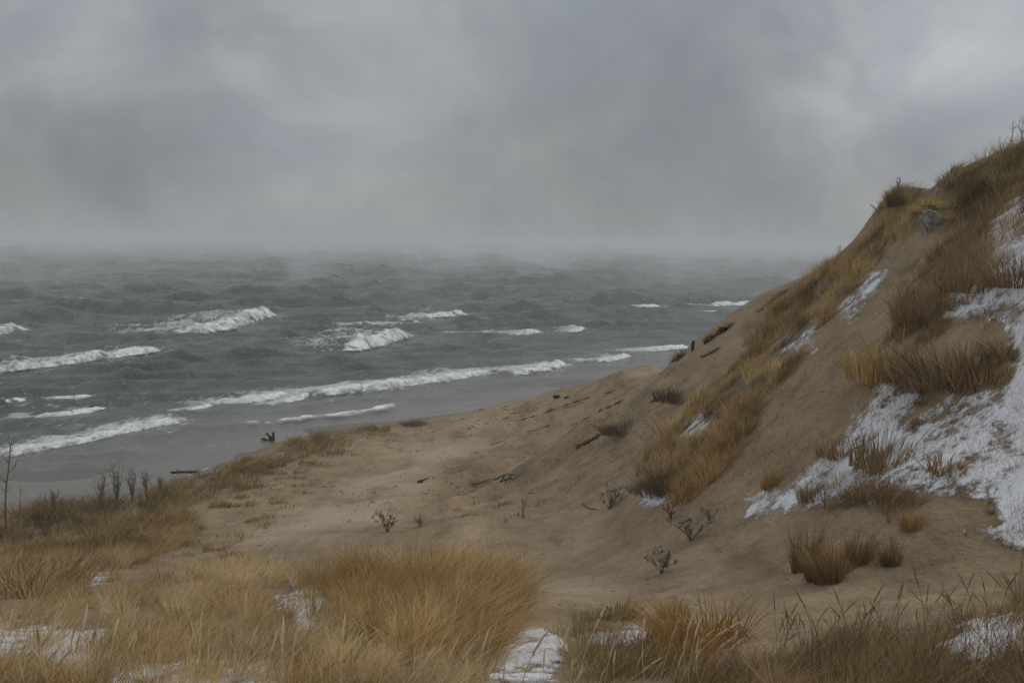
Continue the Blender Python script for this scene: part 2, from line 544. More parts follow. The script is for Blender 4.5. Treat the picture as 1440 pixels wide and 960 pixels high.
# ------------------------------------------------------------------ where grass and snow lie
# name: (root polygon, tussocks, blades each, height, spread, blade width, material, label)
GRASS = {
    'foreground mound': ([(425, 828), (480, 812), (560, 803), (640, 801), (700, 806), (745, 822), (735, 850), (712, 880), (690, 925), (600, 935), (500, 905), (430, 890)],
                         290, 105, 0.58, 0.14, 0.0068, 'ochre', 'thick tawny dune grass covering the mound at the bottom centre'),
    'foreground left': ([(0, 842), (90, 826), (200, 808), (330, 798), (430, 815), (425, 885), (500, 915), (600, 940), (690, 945), (690, 985), (-160, 985), (-160, 850)],
                        400, 72, 0.40, 0.15, 0.0062, 'straw', 'pale straw coloured dune grass across the bottom left corner'),
    'left flat': ([(0, 765), (70, 752), (150, 735), (240, 712), (300, 672), (350, 645), (420, 622), (500, 606), (545, 603), (540, 612), (460, 630), (400, 648), (345, 680), (300, 722), (245, 770), (180, 792), (60, 838), (0, 842)],
                  900, 34, 0.50, 0.30, 0.016, 'olive', 'olive brown grass on the low dune along the beach at left'),
    'left near': ([(0, 795), (60, 778), (140, 762), (235, 738), (290, 724), (245, 770), (180, 792), (60, 838), (0, 842), (-140, 850), (-140, 805)],
                  390, 55, 0.50, 0.28, 0.012, 'ochre', 'golden brown grass in front of the left brush beside the sand'),
    'beach slope': ([(240, 775), (300, 722), (350, 680), (420, 640), (540, 610), (585, 612), (480, 655), (400, 715), (330, 770), (270, 800)],
                  110, 22, 0.26, 0.35, 0.020, 'olive', 'scattered thin grass on the sand between left grass and bare slope'),
    'dark brush': ([(0, 735), (70, 722), (170, 706), (240, 694), (230, 712), (150, 732), (60, 752), (0, 765)],
                  95, 40, 0.72, 0.30, 0.012, 'dark', 'dark leafless brush patches in the thicket by the beach'),
    'bush belt': ([(0, 728), (60, 716), (160, 704), (240, 686), (290, 668), (270, 690), (180, 730), (80, 752), (0, 765), (-150, 775), (-150, 735)],
                  230, 34, 0.68, 0.35, 0.014, 'olive', 'dark brown brush thicket behind the left grass by the beach'),
    'dune shoulder': ([(905, 668), (925, 620), (985, 565), (1040, 510), (1062, 462), (1085, 432), (1112, 408), (1152, 386), (1216, 334), (1238, 300), (1285, 312), (1236, 358), (1190, 415), (1145, 470), (1098, 535), (1045, 615), (1000, 680), (960, 708), (920, 698)],
                      330, 95, 0.50, 0.22, 0.009, 'ochre', 'ochre grass band on the dune shoulder left of the trodden trail'),
    'shoulder tufts': ([(905, 668), (935, 615), (990, 565), (1050, 505), (1090, 440), (1150, 395), (1236, 315), (1270, 325), (1190, 415), (1140, 475), (1090, 545), (1035, 625), (985, 690), (920, 698)],
                      95, 90, 0.46, 0.22, 0.009, 'rust', 'dark brown grass mixed through the dune shoulder left of the trail'),
    'dune crest': ([(1228, 302), (1256, 268), (1340, 244), (1385, 228), (1445, 205), (1650, 130), (1650, 225), (1440, 275), (1330, 320), (1270, 335)],
                   320, 80, 0.44, 0.25, 0.010, 'olive', 'short olive grass along the crest of the big dune'),
    'upper slope': ([(1275, 410), (1325, 348), (1380, 312), (1440, 285), (1640, 240), (1640, 290), (1440, 322), (1420, 352), (1400, 405), (1345, 430), (1330, 462), (1290, 480), (1262, 485), (1258, 450)],
                    270, 80, 0.46, 0.22, 0.009, 'brown', 'brown grass on the upper slope between trail and snow'),
    'snow foot': ([(1150, 640), (1205, 610), (1240, 640), (1262, 690), (1300, 700), (1280, 720), (1200, 720), (1130, 705), (1160, 670)],
                  60, 55, 0.34, 0.20, 0.008, 'brown', 'sparse brown grass where the snow slope meets the sand'),
    'bottom right': ([(900, 985), (1010, 945), (1120, 920), (1260, 893), (1370, 868), (1440, 850), (1640, 800), (1640, 985)],
                     230, 46, 0.33, 0.16, 0.0055, 'brown', 'dark brown grass filling the bottom right corner'),
    'hollow edge': ([(785, 920), (800, 885), (870, 880), (960, 900), (965, 945), (860, 960), (790, 985)],
                    60, 45, 0.36, 0.18, 0.0060, 'olive', 'thin olive grass in the hollow at the bottom centre right'),
}
SNOW = [([(1700, 240), (1445, 305), (1422, 330), (1402, 392), (1345, 408), (1325, 450), (1395, 465), (1432, 500), (1405, 545), (1285, 552), (1235, 525), (1205, 590), (1225, 640), (1165, 650), (1115, 668), (1045, 700), (1055, 724), (1160, 712), (1280, 696), (1345, 690), (1392, 702), (1400, 730), (1355, 742), (1445, 775), (1700, 860)], 0.50),
        ([(1190, 600), (1225, 558), (1300, 545), (1310, 690), (1160, 714), (1052, 726), (1042, 700), (1115, 664)], 0.5),
        ([(1330, 408), (1400, 392), (1445, 375), (1445, 485), (1395, 468), (1322, 452)], 0.5),
        ([(1170, 447), (1200, 418), (1220, 375), (1244, 380), (1220, 425), (1195, 455)], 0.5),
        ([(1080, 495), (1110, 472), (1148, 455), (1145, 490), (1110, 512)], 0.5),
        ([(900, 690), (925, 675), (945, 700), (935, 722), (910, 715)], 0.5),
        ([(950, 615), (985, 582), (1015, 590), (990, 625)], 0.5),
        ([(-20, 880), (60, 872), (170, 892), (200, 925), (120, 955), (-20, 950)], 0.6),
        ([(150, 935), (330, 935), (430, 950), (430, 990), (150, 990)], 0.5),
        ([(392, 850), (440, 830), (475, 850), (490, 890), (430, 905)], 0.6),
        ([(675, 965), (712, 905), (760, 885), (800, 915), (780, 985), (680, 990)], 0.52),
        ([(820, 905), (900, 880), (960, 890), (930, 915), (840, 925)], 0.5),
        ([(1320, 915), (1390, 880), (1445, 868), (1445, 930), (1370, 940)], 0.75),
        ([(55, 818), (100, 800), (155, 806), (130, 828)], 0.65),
        ([(-10, 790), (12, 783), (20, 795), (-10, 805)], 0.4),
        ([(1400, 300), (1445, 275), (1445, 420), (1400, 420), (1385, 360)], 0.5), ([(1285, 290), (1320, 262), (1345, 270), (1330, 290)], 0.35),
        ([(1370, 245), (1395, 240), (1390, 256), (1372, 258)], 0.4),
        ([(250, 668), (290, 655), (300, 664), (262, 674)], 0.45),
        ([(90, 706), (130, 698), (160, 702), (110, 712)], 0.4)]

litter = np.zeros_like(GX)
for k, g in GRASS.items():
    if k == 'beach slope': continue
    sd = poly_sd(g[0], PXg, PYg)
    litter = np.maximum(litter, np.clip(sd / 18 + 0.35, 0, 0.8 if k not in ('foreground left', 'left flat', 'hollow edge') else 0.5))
wet = np.clip(1.0 - (GZ - 0.05) / 0.75, 0, 1) ** 0.7
me = new_mesh('dune', GV.reshape(-1, 3), grid_quads(NRg, NCg))
DRY = [(330, 775), (440, 705), (540, 645), (620, 605), (740, 580), (800, 565), (740, 595), (660, 630), (600, 690), (560, 735), (450, 770)]
RIM = [(690, 890), (760, 810), (850, 815), (960, 830), (1040, 870), (1070, 900), (960, 905), (820, 890), (760, 930)]
dry = np.maximum(np.clip(poly_sd(DRY, PXg, PYg) / 40 + 0.4, 0, 1), np.clip(poly_sd(RIM, PXg, PYg) / 30 + 0.4, 0, 1))
dry = np.clip(dry * (0.55 + 1.1 * fbm(GX / 3, GY / 3, 4, 701)), 0, 0.75)
attr(me, 'dry', dry.ravel()); attr(me, 'litter', litter.ravel()); attr(me, 'wet', wet.ravel())
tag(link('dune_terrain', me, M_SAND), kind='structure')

# snow: a sheet of uneven thickness that sinks into the sand where it runs out
sub = np.zeros(GX.shape, bool)
mask = np.full(GX.shape, -2.0)
for poly, amt in SNOW:
    sd = poly_sd(poly, PXg, PYg)
    sc = 16.0
    mask = np.maximum(mask, np.where(sd < -sc, -2, np.clip(sd / sc, -1, 1) * 0.55 + amt - 0.62))
SN = slice(40, NRg)


def snow_sheet():
    rows = np.where((mask > -0.6).any(1) & (gy > 6) & (gy < 75))[0]
    r0, r1 = rows.min(), rows.max()
    cols = np.where((mask[r0:r1] > -0.6).any(0))[0]; c0, c1 = max(cols.min() - 2, 0), min(cols.max() + 3, NCg)
    k = 3                                    # finer grid than the ground
    rr = np.linspace(r0, r1, (r1 - r0) * k + 1); cc = np.linspace(c0, c1 - 1, (c1 - 1 - c0) * k + 1)
    i = np.minimum(rr.astype(int), NRg - 2); a = (rr - i)[:, None]
    j = np.minimum(cc.astype(int), NCg - 2); b = (cc - j)[None, :]

    def up(A):
        return (A[i][:, j] * (1 - a) + A[i + 1][:, j] * a) * (1 - b) + (A[i][:, j + 1] * (1 - a) + A[i + 1][:, j + 1] * a) * b
    X, Y, Z, Mk = up(GX), up(GY), up(GZ), up(mask)
    n = 0.75 * fbm(X / 1.5, Y / 2.1, 5, 61, 0.7) + 0.75 * fbm(X / 0.30, Y / 0.42, 4, 71, 0.65)
    th = (Mk + n * 0.85 + 0.02)
    cv = th
    th = np.where(th > 0, 0.012 + 0.035 * np.tanh(th * 3), np.maximum(0.012 + 0.02 * th, 0.004))
    keep = cv > -0.35
    q = grid_quads(*X.shape)
    kq = keep.ravel()[q].any(1)
    q = q[kq]
    use = np.unique(q); remap = np.full(X.size, -1); remap[use] = np.arange(len(use))
    V = np.stack([X, Y, Z + th], -1).reshape(-1, 3)[use]
    me = new_mesh('snow', V, remap[q]); attr(me, 'cov', cv.ravel()[use])
    return me


tag(link('snow', snow_sheet(), M_SNOW), 'patchy thin snow lying on the sand of the dunes', 'snow', kind='stuff')

# ------------------------------------------------------------------ grass blades
WIND = np.array([0.75, -0.25, 0])


def blades(roots, height, width, lean=0.35, curl=0.5, wind=0.25, tint0=0.0, levels=4, rg=rng, tint_spread=0.26, center=None, push=None):
    """Tapered, bending strips, one per root. Returns verts, quads, tris, tint."""
    n = len(roots)
    h = height * (0.45 + 0.75 * rg.random(n)) if np.isscalar(height) else height * (0.55 + 0.6 * rg.random(n))
    az = rg.random(n) * 2 * math.pi
    out = np.stack([np.cos(az), np.sin(az), np.zeros(n)], -1)
    if center is not None:
        o2 = roots - center; o2[:, 2] = 0
        ln = np.linalg.norm(o2, axis=1, keepdims=True) + 1e-6
        out = out * 0.6 + o2 / ln * 0.9
    ln0 = lean * rg.random(n) ** 0.8
    d0 = out * ln0[:, None] + WIND * (wind * rg.random(n))[:, None]
    if push is not None: d0 = d0 + push
    cl = (curl * rg.random(n))[:, None] * (out * 0.7 + WIND * 0.6)
    face = rg.random(n) * math.pi
    side = np.stack([np.cos(face), np.sin(face), 0 * face], -1)
    w = width * (0.7 + 0.6 * rg.random(n)) if np.isscalar(width) else width * (0.7 + 0.6 * rg.random(n))
    V = []
    for l in range(levels):
        t = l / (levels - 1)
        c = roots + (d0 * t + cl * t * t + np.array([0, 0, 1.0]) * (t - 0.12 * (curl * t * t))) * h[:, None]
        if l < levels - 1:
            ww = (w * (1 - 0.55 * t))[:, None] * 0.5
            V += [c - side * ww, c + side * ww]
        else:
            V += [c]
    V = np.stack(V, 1)
    nv = V.shape[1]
    base = np.arange(n)[:, None] * nv
    quads = np.concatenate([base + np.array([[2 * l, 2 * l + 1, 2 * l + 3, 2 * l + 2]]) for l in range(levels - 2)])
    k = 2 * (levels - 2)
    tris = base + np.array([[k, k + 1, k + 2]])
    tint = np.clip(0.5 + tint0 + tint_spread * rg.standard_normal(n), 0, 1)
    return V.reshape(-1, 3), quads, tris, np.repeat(tint, nv)


def scatter(poly, n):
    poly = np.array(poly, float); lo, hi = poly.min(0), poly.max(0)
    out = np.zeros((0, 2))
    while len(out) < n:
        c = lo + rng.random((n * 3, 2)) * (hi - lo)
        # uneven: noise gives bare gaps and thick clumps
        d = fbm(c[:, 0] / 46, c[:, 1] / 20, 3, 5) * 0.85 + 0.5
        c = c[(poly_sd(poly, c[:, 0], c[:, 1]) > -4) & (rng.random(len(c)) < np.clip(d * 1.7 - 0.15, 0.06, 1))]
        out = np.vstack([out, c])
    return out[:n]


for k, (poly, nt_, nb, h, sp, bw, mk, lab) in GRASS.items():
    c = scatter(poly, nt_)
    thin = np.zeros(len(c))
    for sp_poly, amt_ in SNOW[1:]:
        thin = np.maximum(thin, np.clip(poly_sd(sp_poly, c[:, 0], c[:, 1]) / 10 + 0.7, 0, 1))
    c = c[rng.random(len(c)) > thin * 0.68]
    P, ok = hit(c[:, 0], c[:, 1])
    P = P[ok & (P[:, 2] > 0.35)]
    n = len(P)
    ht = h * (0.55 + 0.75 * rng.random(n)); tt = 0.27 * rng.standard_normal(n) + 0.45 * fbm(P[:, 0] / 2.2, P[:, 1] / 3.0, 3, 77)
    idx = np.repeat(np.arange(n), nb)
    rad = sp * np.sqrt(rng.random(len(idx))) * (0.6 + 0.7 * rng.random(n))[idx]; an = rng.random(len(idx)) * 6.283
    roots = P[idx].copy(); roots[:, 0] += rad * np.cos(an); roots[:, 1] += rad * np.sin(an)
    roots[:, 2] = ground(roots[:, 0], roots[:, 1]) - 0.02
    V, q, t, tint = blades(roots, ht[idx], bw, 0.50, 0.80, 0.25, center=P[idx], tint_spread=0.36, push=(0.26 * rng.standard_normal((n, 3)) * np.array([1, 1, 0]))[idx])
    tint = np.clip(tint + np.repeat(tt[idx], 7), 0, 1)
    me = new_mesh('grass', V, q, t, smooth=False); attr(me, 'tint', tint)
    nm = 'brush_undergrowth' if k in ('bush belt', 'dark brush') else 'dune_grass'
    tag(link(nm, me, M_G[mk]), lab, 'grass' if k not in ('bush belt', 'dark brush') else 'brush', kind='stuff')

# ------------------------------------------------------------------ lake
NRw, NCw = 1100, 760
wy = np.exp(np.linspace(math.log(40), math.log(12000), NRw))
wu = np.linspace(-1.0, 1.0, NCw); wu = np.sign(wu) * (0.62 * np.abs(wu) + 0.55 * np.abs(wu) ** 3)
WX = wu[None, :] * wy[:, None]; WY = np.repeat(wy[:, None], NCw, 1)
sdw = shore_dist(WX, WY)
depthw = np.clip(sdw / 55, 0, 1)


def swell(X, Y, dm, lo_, hi_):
    z = np.zeros_like(X)
    for k, (wl, am, dirn, cl) in enumerate([(52, 0.42, -0.02, 70), (33, 0.44, 0.16, 50), (21, 0.48, -0.25, 36), (13, 0.36, 0.30, 24), (8, 0.22, -0.15, 11), (5, 0.13, 0.45, 7), (3.1, 0.075, -0.4, 5)]):
        if not lo_ <= wl < hi_: continue
        a = math.atan2(NL[1], NL[0]) + dirn - 0.35
        s = X * math.cos(a) + Y * math.sin(a); tt_ = -X * math.sin(a) + Y * math.cos(a)
        ph = s / wl * 2 * math.pi + 2.6 * fbm(s / (wl * 2.6) + 3 * k, tt_ / cl, 3, 80 + k)
        env = np.clip(0.75 + 1.2 * fbm(s / (wl * 1.6), tt_ / (cl * 1.2), 2, 120 + k), 0.05, 2)
        c = 0.5 + 0.5 * np.cos(ph)
        am = am * (1.35 if wl < 35 else 1.1)
        fade = np.clip(wl * 55 / np.maximum(Y, 1), 0, 1)
        z += am * env * (2 * c ** 2.3 - 0.7) * fade
    return z * (0.08 + 0.92 * dm)


WZ = swell(WX, WY, depthw, 12, 99)          # long swell
WS = swell(WX, WY, depthw, 0, 12) * 1.35     # short chop riding on it
FO = np.zeros_like(WX)

# breakers: picture polyline of the foaming toe, foam height in pixels, label
BREAKERS = [
    ([(14, 643), (60, 634), (120, 623), (190, 607), (256, 594)], 13, 'long white breaker closest to the beach, running out of frame at left'),
    ([(-20, 527), (30, 521), (85, 515), (150, 505), (231, 494)], 14, 'long straight white breaker at the left edge, second row out'),
    ([(246, 472), (290, 470), (330, 463), (365, 452), (391, 444)], 23, 'tallest whitecap, blowing spray from its right tip'),
    ([(-20, 474), (10, 470), (41, 464)], 19, 'broad whitecap cut off by the left edge of the lake'),
    ([(263, 577), (285, 575), (302, 570)], 5, 'short foam scrap at the left end of the inshore breaker'),
    ([(300, 569), (350, 567), (385, 562), (413, 556)], 11, 'inshore breaker above the driftwood stump'),
    ([(405, 567), (425, 562), (447, 552)], 7, 'small foam lip joining two inshore breakers'),
    ([(450, 557), (500, 553), (560, 546), (630, 536), (699, 525)], 14, 'longest white breaker parallel to the sand beach'),
    ([(714, 526), (740, 527), (765, 523), (802, 514)], 12, 'curling breaker with a dark hollow face before the beach'),
    ([(470, 494), (505, 494), (545, 485), (584, 473)], 25, 'wide spraying whitecap at the middle of the lake'),
    ([(568, 453), (580, 455), (594, 454)], 9, 'small whitecap just left of its longer neighbour in mid lake'),
    ([(604, 448), (630, 446), (659, 443)], 10, 'slim bright whitecap behind the wide spraying one'),
    ([(722, 471), (742, 471), (761, 467)], 8, 'short whitecap in mid lake above the curling breaker'),
    ([(798, 467), (812, 467), (824, 463)], 6, 'tiny whitecap at the right tip of a thin foam line'),
    ([(895, 434), (915, 434), (933, 433)], 8, 'lone far whitecap left of the dune crest'),
    ([(1003, 431), (1035, 430), (1072, 427)], 8, 'far whitecap touching the dark dune edge'),
    ([(912, 495), (940, 493), (972, 490)], 9, 'breaker running in behind the small wooden post'),
    ([(842, 509), (862, 508), (888, 501)], 7, 'small broken whitecap off the far beach'),
    ([(45, 588), (90, 586), (125, 581), (149, 574)], 8, 'thin white breaker between the olive wave and the nearest one'),
    ([(72, 561), (105, 561), (133, 558)], 6, 'narrow foam crest on top of the olive green wave'),
    ([(-15, 570), (15, 569), (39, 562)], 8, 'short foam crest at the left edge on the olive wave'),
    ([(505, 457), (518, 456), (531, 455)], 6, 'faint broken whitecap left of the mid lake crests'),
]


def resample(P, step):
    d = np.concatenate([[0], np.cumsum(np.linalg.norm(np.diff(P, axis=0), axis=1))])
    n = max(int(d[-1] / step), 6)
    s = np.linspace(0, d[-1], n + 1)
    return np.stack([np.interp(s, d, P[:, k]) for k in range(3)], -1), s, d[-1]


PROF_Q = np.array([-0.9, -0.35, 0.0, 0.3, 0.65, 1.05, 1.6, 2.4, 3.6, 5.2, 7.5])     # seaward, in crest heights
PROF_Z = np.array([-0.02, 0.0, 0.06, 0.42, 0.80, 1.0, 0.97, 0.80, 0.52, 0.24, 0.0])
waves = []
hp_of = [b[1] for b in BREAKERS]
for bi, (pl, hp, lab) in enumerate(BREAKERS):
    pl = np.array(pl, float)
    P = on_water(pl[:, 0], pl[:, 1])
    C, s, Ln = resample(P, 0.13)
    Hh = hp * C[:, 1].mean() / F * (0.80 if hp < 17 else 0.68)
    tang = np.gradient(C, axis=0); tang /= np.linalg.norm(tang, axis=1, keepdims=True)
    sea = np.stack([-tang[:, 1], tang[:, 0], 0 * s], -1)
    sea *= np.sign((sea * -NL).sum(1, keepdims=True) + 1e-9)
    taper = np.clip(np.minimum(s, Ln - s) / max(2.2 * Hh, 1.0), 0, 1) ** 0.6
    hh = Hh * taper * (0.80 + 0.6 * fbm(s / (1.6 * Hh + 1), 0 * s, 4, 200 + bi, 0.6))
    waves.append((C, s, Ln, Hh, sea, hh, lab, bi, tang))
    # raise the lake under it
    lo = C.min(0) - 10 * Hh - 28; hi_ = C.max(0) + 10 * Hh + 28
    sel = (WX > lo[0]) & (WX < hi_[0]) & (WY > lo[1]) & (WY < hi_[1])
    pts = np.stack([WX[sel], WY[sel]], -1)
    if len(pts) == 0: continue
    cs = C[::2, :2]
    bd = np.empty(len(pts)); bk = np.empty(len(pts), int)
    for st in range(0, len(pts), 4000):
        dd = np.linalg.norm(pts[st:st + 4000, None] - cs[None], axis=-1); k_ = dd.argmin(1)
        bd[st:st + 4000] = dd[np.arange(len(k_)), k_]; bk[st:st + 4000] = k_ * 2
    bk = np.minimum(bk, len(C) - 1)
    rel_ = pts - C[bk, :2]; qs = (rel_ * sea[bk, :2]).sum(1) / Hh
    al = np.abs((rel_ * tang[bk, :2]).sum(1))
    end = np.exp(-(np.maximum(al - 0.3, 0) / (3.0 * Hh + 1)) ** 2)
    ridge = np.interp(qs, PROF_Q, PROF_Z, left=0, right=0) * np.maximum(hh[bk], 0.45 * Hh) * 0.93 * end
    near = np.exp(-(qs * Hh / max(5 * Hh, 15)) ** 2) * np.exp(-(np.maximum(al - 0.3, 0) / (3.0 * Hh + 9)) ** 2)
    z = WZ[sel]; WZ[sel] = z * (1 - 0.80 * near) + ridge; WS[sel] *= 1 - 0.75 * np.exp(-(qs / 4) ** 2) * end
    FO[sel] = np.maximum(FO[sel], np.clip(1 - np.abs(qs - 4.5) / 8, 0, 1) * end * (0.9 if hp < 17 else 0.7))
# foam trails close in shore
FO = np.maximum(FO, 0.55 * np.clip(1 - np.abs(sdw - 26) / 22, 0, 1) * np.clip(1 - (WY - 60) / 60, 0, 1))
FO = np.maximum(FO, 0.16 * np.clip(1 - np.abs(sdw - 70) / 130, 0, 1))
WZ = WZ + WS
crest = 0.8 * np.clip((WZ - 1.7) / 0.9, 0, 1) * depthw * np.clip((WY - 90) / 60, 0, 1) * np.clip((900 - WY) / 500, 0, 1)
FO = np.maximum(FO, 0.62 * crest * np.clip(0.3 + 1.6 * fbm(WX / 40, WY / 70, 2, 640), 0, 1))
me = new_mesh('lake', np.stack([WX, WY, WZ], -1).reshape(-1, 3), grid_quads(NRw, NCw))
attr(me, 'shallow', np.clip(1 - sdw / 24, 0, 1).ravel() ** 1.2); attr(me, 'foam', FO.ravel())
tag(link('lake_water', me, M_WATER), kind='structure')

for C, s, Ln, Hh, sea, hh, lab, bi, tang in waves:
    qn = np.concatenate([np.linspace(-0.5, 1.2, 24), np.linspace(1.3, 5.5, 26)])
    zz = np.interp(qn, PROF_Q, PROF_Z)
    S, Q = np.meshgrid(s, qn, indexing='ij')
    base = C[:, None, :] + sea[:, None, :] * (Q * Hh)[..., None]
    z = zz[None, :] * hh[:, None]
    sc = max(Hh, 0.5)
    lump = fbm(S / (0.5 * sc) + bi * 9, Q / 0.4, 5, 300 + bi, 0.72)
    # full on the face and lip, breaking into strings down the back
    cov = np.interp(Q, [-0.5, -0.15, 0.1, 1.0, 1.6, 3.0, 5.5], [-0.7, -0.1, 0.42, 0.40, 0.0, -0.32, -0.8])
    cov = cov + 0.45 * fbm(S / (2.2 * sc), Q / 0.8 + bi, 3, 400 + bi, 0.6) + 0.55 * fbm(S / (0.6 * sc), Q / 0.45 + bi, 5, 430 + bi, 0.65)
    cov = cov + (0.28 if hp_of[bi] < 11 else 0.06) * (Q < 1.8)
    edge = np.clip(np.minimum(s, Ln - s) / (0.9 * sc), 0, 1)[:, None]
    cov = cov - (1 - edge) * 0.5
    off = np.where(cov > 0, 0.03 + 0.10 * np.tanh(cov * 2.2) * (0.5 + 1.2 * lump), 0.03 + 0.10 * cov) * np.minimum(sc, 1.6)
    V = base.copy(); V[..., 2] = z + off
    V[..., :2] -= (sea[:, None, :2] * (np.maximum(off, 0) * 0.7 * (Q < 1.0))[..., None])
    q = grid_quads(len(s), len(qn))
    kq = (cov.ravel()[q] > -0.30).any(1); q = q[kq]
    use = np.unique(q); remap = np.full(V.size // 3, -1); remap[use] = np.arange(len(use))
    o = V.reshape(-1, 3)[use]; org = np.array([*C[len(C) // 2, :2], 0.0])
    me = new_mesh('foam_crest', o - org, remap[q]); attr(me, 'cov', cov.ravel()[use])
    ob = link('breaking_wave', me, M_FOAM)
    ob.location = org
    tag(ob, lab, 'wave', 'white breakers and whitecaps on the lake')

# thin swash lines of foam sliding up the beach
SWASH = [([(338, 598), (352, 598), (366, 597)], 3, 'short bright foam dash right above the driftwood stump'),
         ([(372, 599), (430, 591), (490, 585), (540, 577), (568, 571)], 3, 'thin curved foam line lapping the sand below the long breaker'),
         ([(610, 473), (660, 471), (722, 470)], 2.5, 'thin straight foam line trailing left of the mid lake whitecap'),
         ([(975, 441), (1020, 441), (1060, 440)], 2, 'thin foam line below the far whitecap near the dune')]
for k, (pl, wp, lab) in enumerate(SWASH):
    pl = np.array(pl, float); P = on_water(pl[:, 0], pl[:, 1])
    C, s, Ln = resample(P, 0.12 if k < 2 else 0.4)
    wd = wp * C[:, 1].mean() ** 2 / (F * HC) * 0.8
    tang = np.gradient(C, axis=0); tang /= np.linalg.norm(tang, axis=1, keepdims=True)
    sea = np.stack([-tang[:, 1], tang[:, 0], 0 * s], -1); sea *= np.sign((sea * -NL).sum(1, keepdims=True) + 1e-9)
    qn = np.linspace(-0.8, 1.6, 13)
    S, Q = np.meshgrid(s, qn, indexing='ij')
    wob = 0.7 * wd * fbm(s / (2.5 * wd), 0 * s, 3, 500 + k)
    base = C[:, None, :] + sea[:, None, :] * (Q * wd + wob[:, None])[..., None]
    cov = (0.66 if k < 2 else 0.42) - np.abs(Q - 0.2) * 0.8 + 0.7 * fbm(S / (1.2 * wd), Q / 0.6, 4, 520 + k) - (np.clip(1 - np.minimum(s, Ln - s) / 2.0, 0, 1) * 0.5)[:, None]
    zb = (0.16 if k < 2 else 0.45)
    base[..., 2] = zb + np.where(cov > 0, 0.16 * np.tanh(cov * 3), 0.5 * cov)
    q = grid_quads(len(s), len(qn)); q = q[(cov.ravel()[q] > -0.1).any(1)]
    use = np.unique(q); remap = np.full(base.size // 3, -1); remap[use] = np.arange(len(use))
    org = np.array([*C[len(C) // 2, :2], 0.0])
    me = new_mesh('foam_line', base.reshape(-1, 3)[use] - org, remap[q]); attr(me, 'cov', cov.ravel()[use])
    ob = link('foam_line', me, M_FOAM); ob.location = org
    tag(ob, lab, 'foam', 'thin lines of foam on the lake')

# ------------------------------------------------------------------ single plants, wood and debris
def tube(path, rad, sides=5, cap=True):
    path = np.asarray(path, float); n = len(path)
    rad = np.broadcast_to(rad, (n,))
    tg = np.gradient(path, axis=0); tg /= np.linalg.norm(tg, axis=1, keepdims=True) + 1e-9
    ref = np.where(np.abs(tg[:, 2:3]) > 0.8, np.array([[1.0, 0, 0]]), np.array([[0, 0, 1.0]]))
    a = np.cross(tg, ref); a /= np.linalg.norm(a, axis=1, keepdims=True) + 1e-9
    b = np.cross(tg, a)
    th = np.arange(sides) / sides * 2 * math.pi
    V = path[:, None] + rad[:, None, None] * (a[:, None] * np.cos(th)[None, :, None] + b[:, None] * np.sin(th)[None, :, None])
    i = np.arange(n - 1)[:, None] * sides; j = np.arange(sides)[None]; j2 = (j + 1) % sides
    q = np.stack([i + j, i + j2, i + sides + j2, i + sides + j], -1).reshape(-1, 4)
    V = V.reshape(-1, 3)
    t = np.zeros((0, 3), int)
    if cap:
        V = np.vstack([V, path[0], path[-1]])
        j = np.arange(sides); j2 = (j + 1) % sides
        t = np.vstack([np.stack([j2, j, 0 * j + n * sides], -1), np.stack([j + (n - 1) * sides, j2 + (n - 1) * sides, 0 * j + n * sides + 1], -1)])
    return V, q, t


class Bag:
    def __init__(s): s.V = []; s.q = []; s.t = []; s.n = 0
    def add(s, V, q=None, t=None):
        V = np.asarray(V, float); s.V.append(V)
        if q is not None and len(q): s.q.append(np.asarray(q) + s.n)
        if t is not None and len(t): s.t.append(np.asarray(t) + s.n)
        s.n += len(V)
    def mesh(s, name, smooth=True):
        return new_mesh(name, np.vstack(s.V), np.vstack(s.q) if s.q else None, np.vstack(s.t) if s.t else None, smooth)


def copy_tree(o, parent=None):
    c = o.copy(); COL.objects.link(c)
    if parent is not None: c.parent = parent
    for ch in list(o.children): copy_tree(ch, c)
    return c


# --- grass tussocks, modelled 1 m tall and scaled
def tuft_mesh(n, rad, width, lean, curl, seed, name='blades', droop=0.3):
    r = np.random.default_rng(seed)
    a = r.random(n) * 6.283; rr = rad * np.sqrt(r.random(n))
    roots = np.stack([rr * np.cos(a), rr * np.sin(a), np.full(n, -0.04)], -1)
    hh = np.full(n, 0.80) * (1 - 0.45 * (rr / rad) ** 2) * (0.75 + 0.25 * np.cos(a * 2 + seed))
    V, q, t, tint = blades(roots, hh, width, lean, curl, droop, levels=5, rg=r, center=np.array([0, 0, 0.0]))
    me = new_mesh(name, V, q, t, smooth=False); attr(me, 'tint', tint)
    return me


TUFTS = {}
for k, (mk, n, rad, wd, lean, curl) in dict(
        tall=('brown', 380, 0.17, 0.011, 0.30, 0.38), orange=('orange', 520, 0.26, 0.0075, 0.34, 0.45), wide=('brown', 420, 0.55, 0.016, 0.45, 0.5),
        olive=('olive', 300, 0.50, 0.022, 0.5, 0.6), low=('brown', 150, 0.8, 0.05, 0.8, 0.7), upright=('dark', 1400, 0.7, 0.008, 0.4, 0.6), dark=('dark', 900, 1.0, 0.014, 0.7, 1.3),
        straw=('straw', 330, 0.7, 0.022, 0.8, 1.0), rust=('rust', 480, 0.6, 0.014, 0.5, 0.6), ochrewide=('ochre', 420, 0.5, 0.016, 0.4, 0.5)).items():
    vs = []
    for s_ in range(3):
        m_ = tuft_mesh(n, rad, wd, lean, curl, 900 + 31 * s_ + len(TUFTS) * 7); m_.materials.append(M_G[mk]); vs.append(m_)
    TUFTS[k] = vs
_tc = [0]


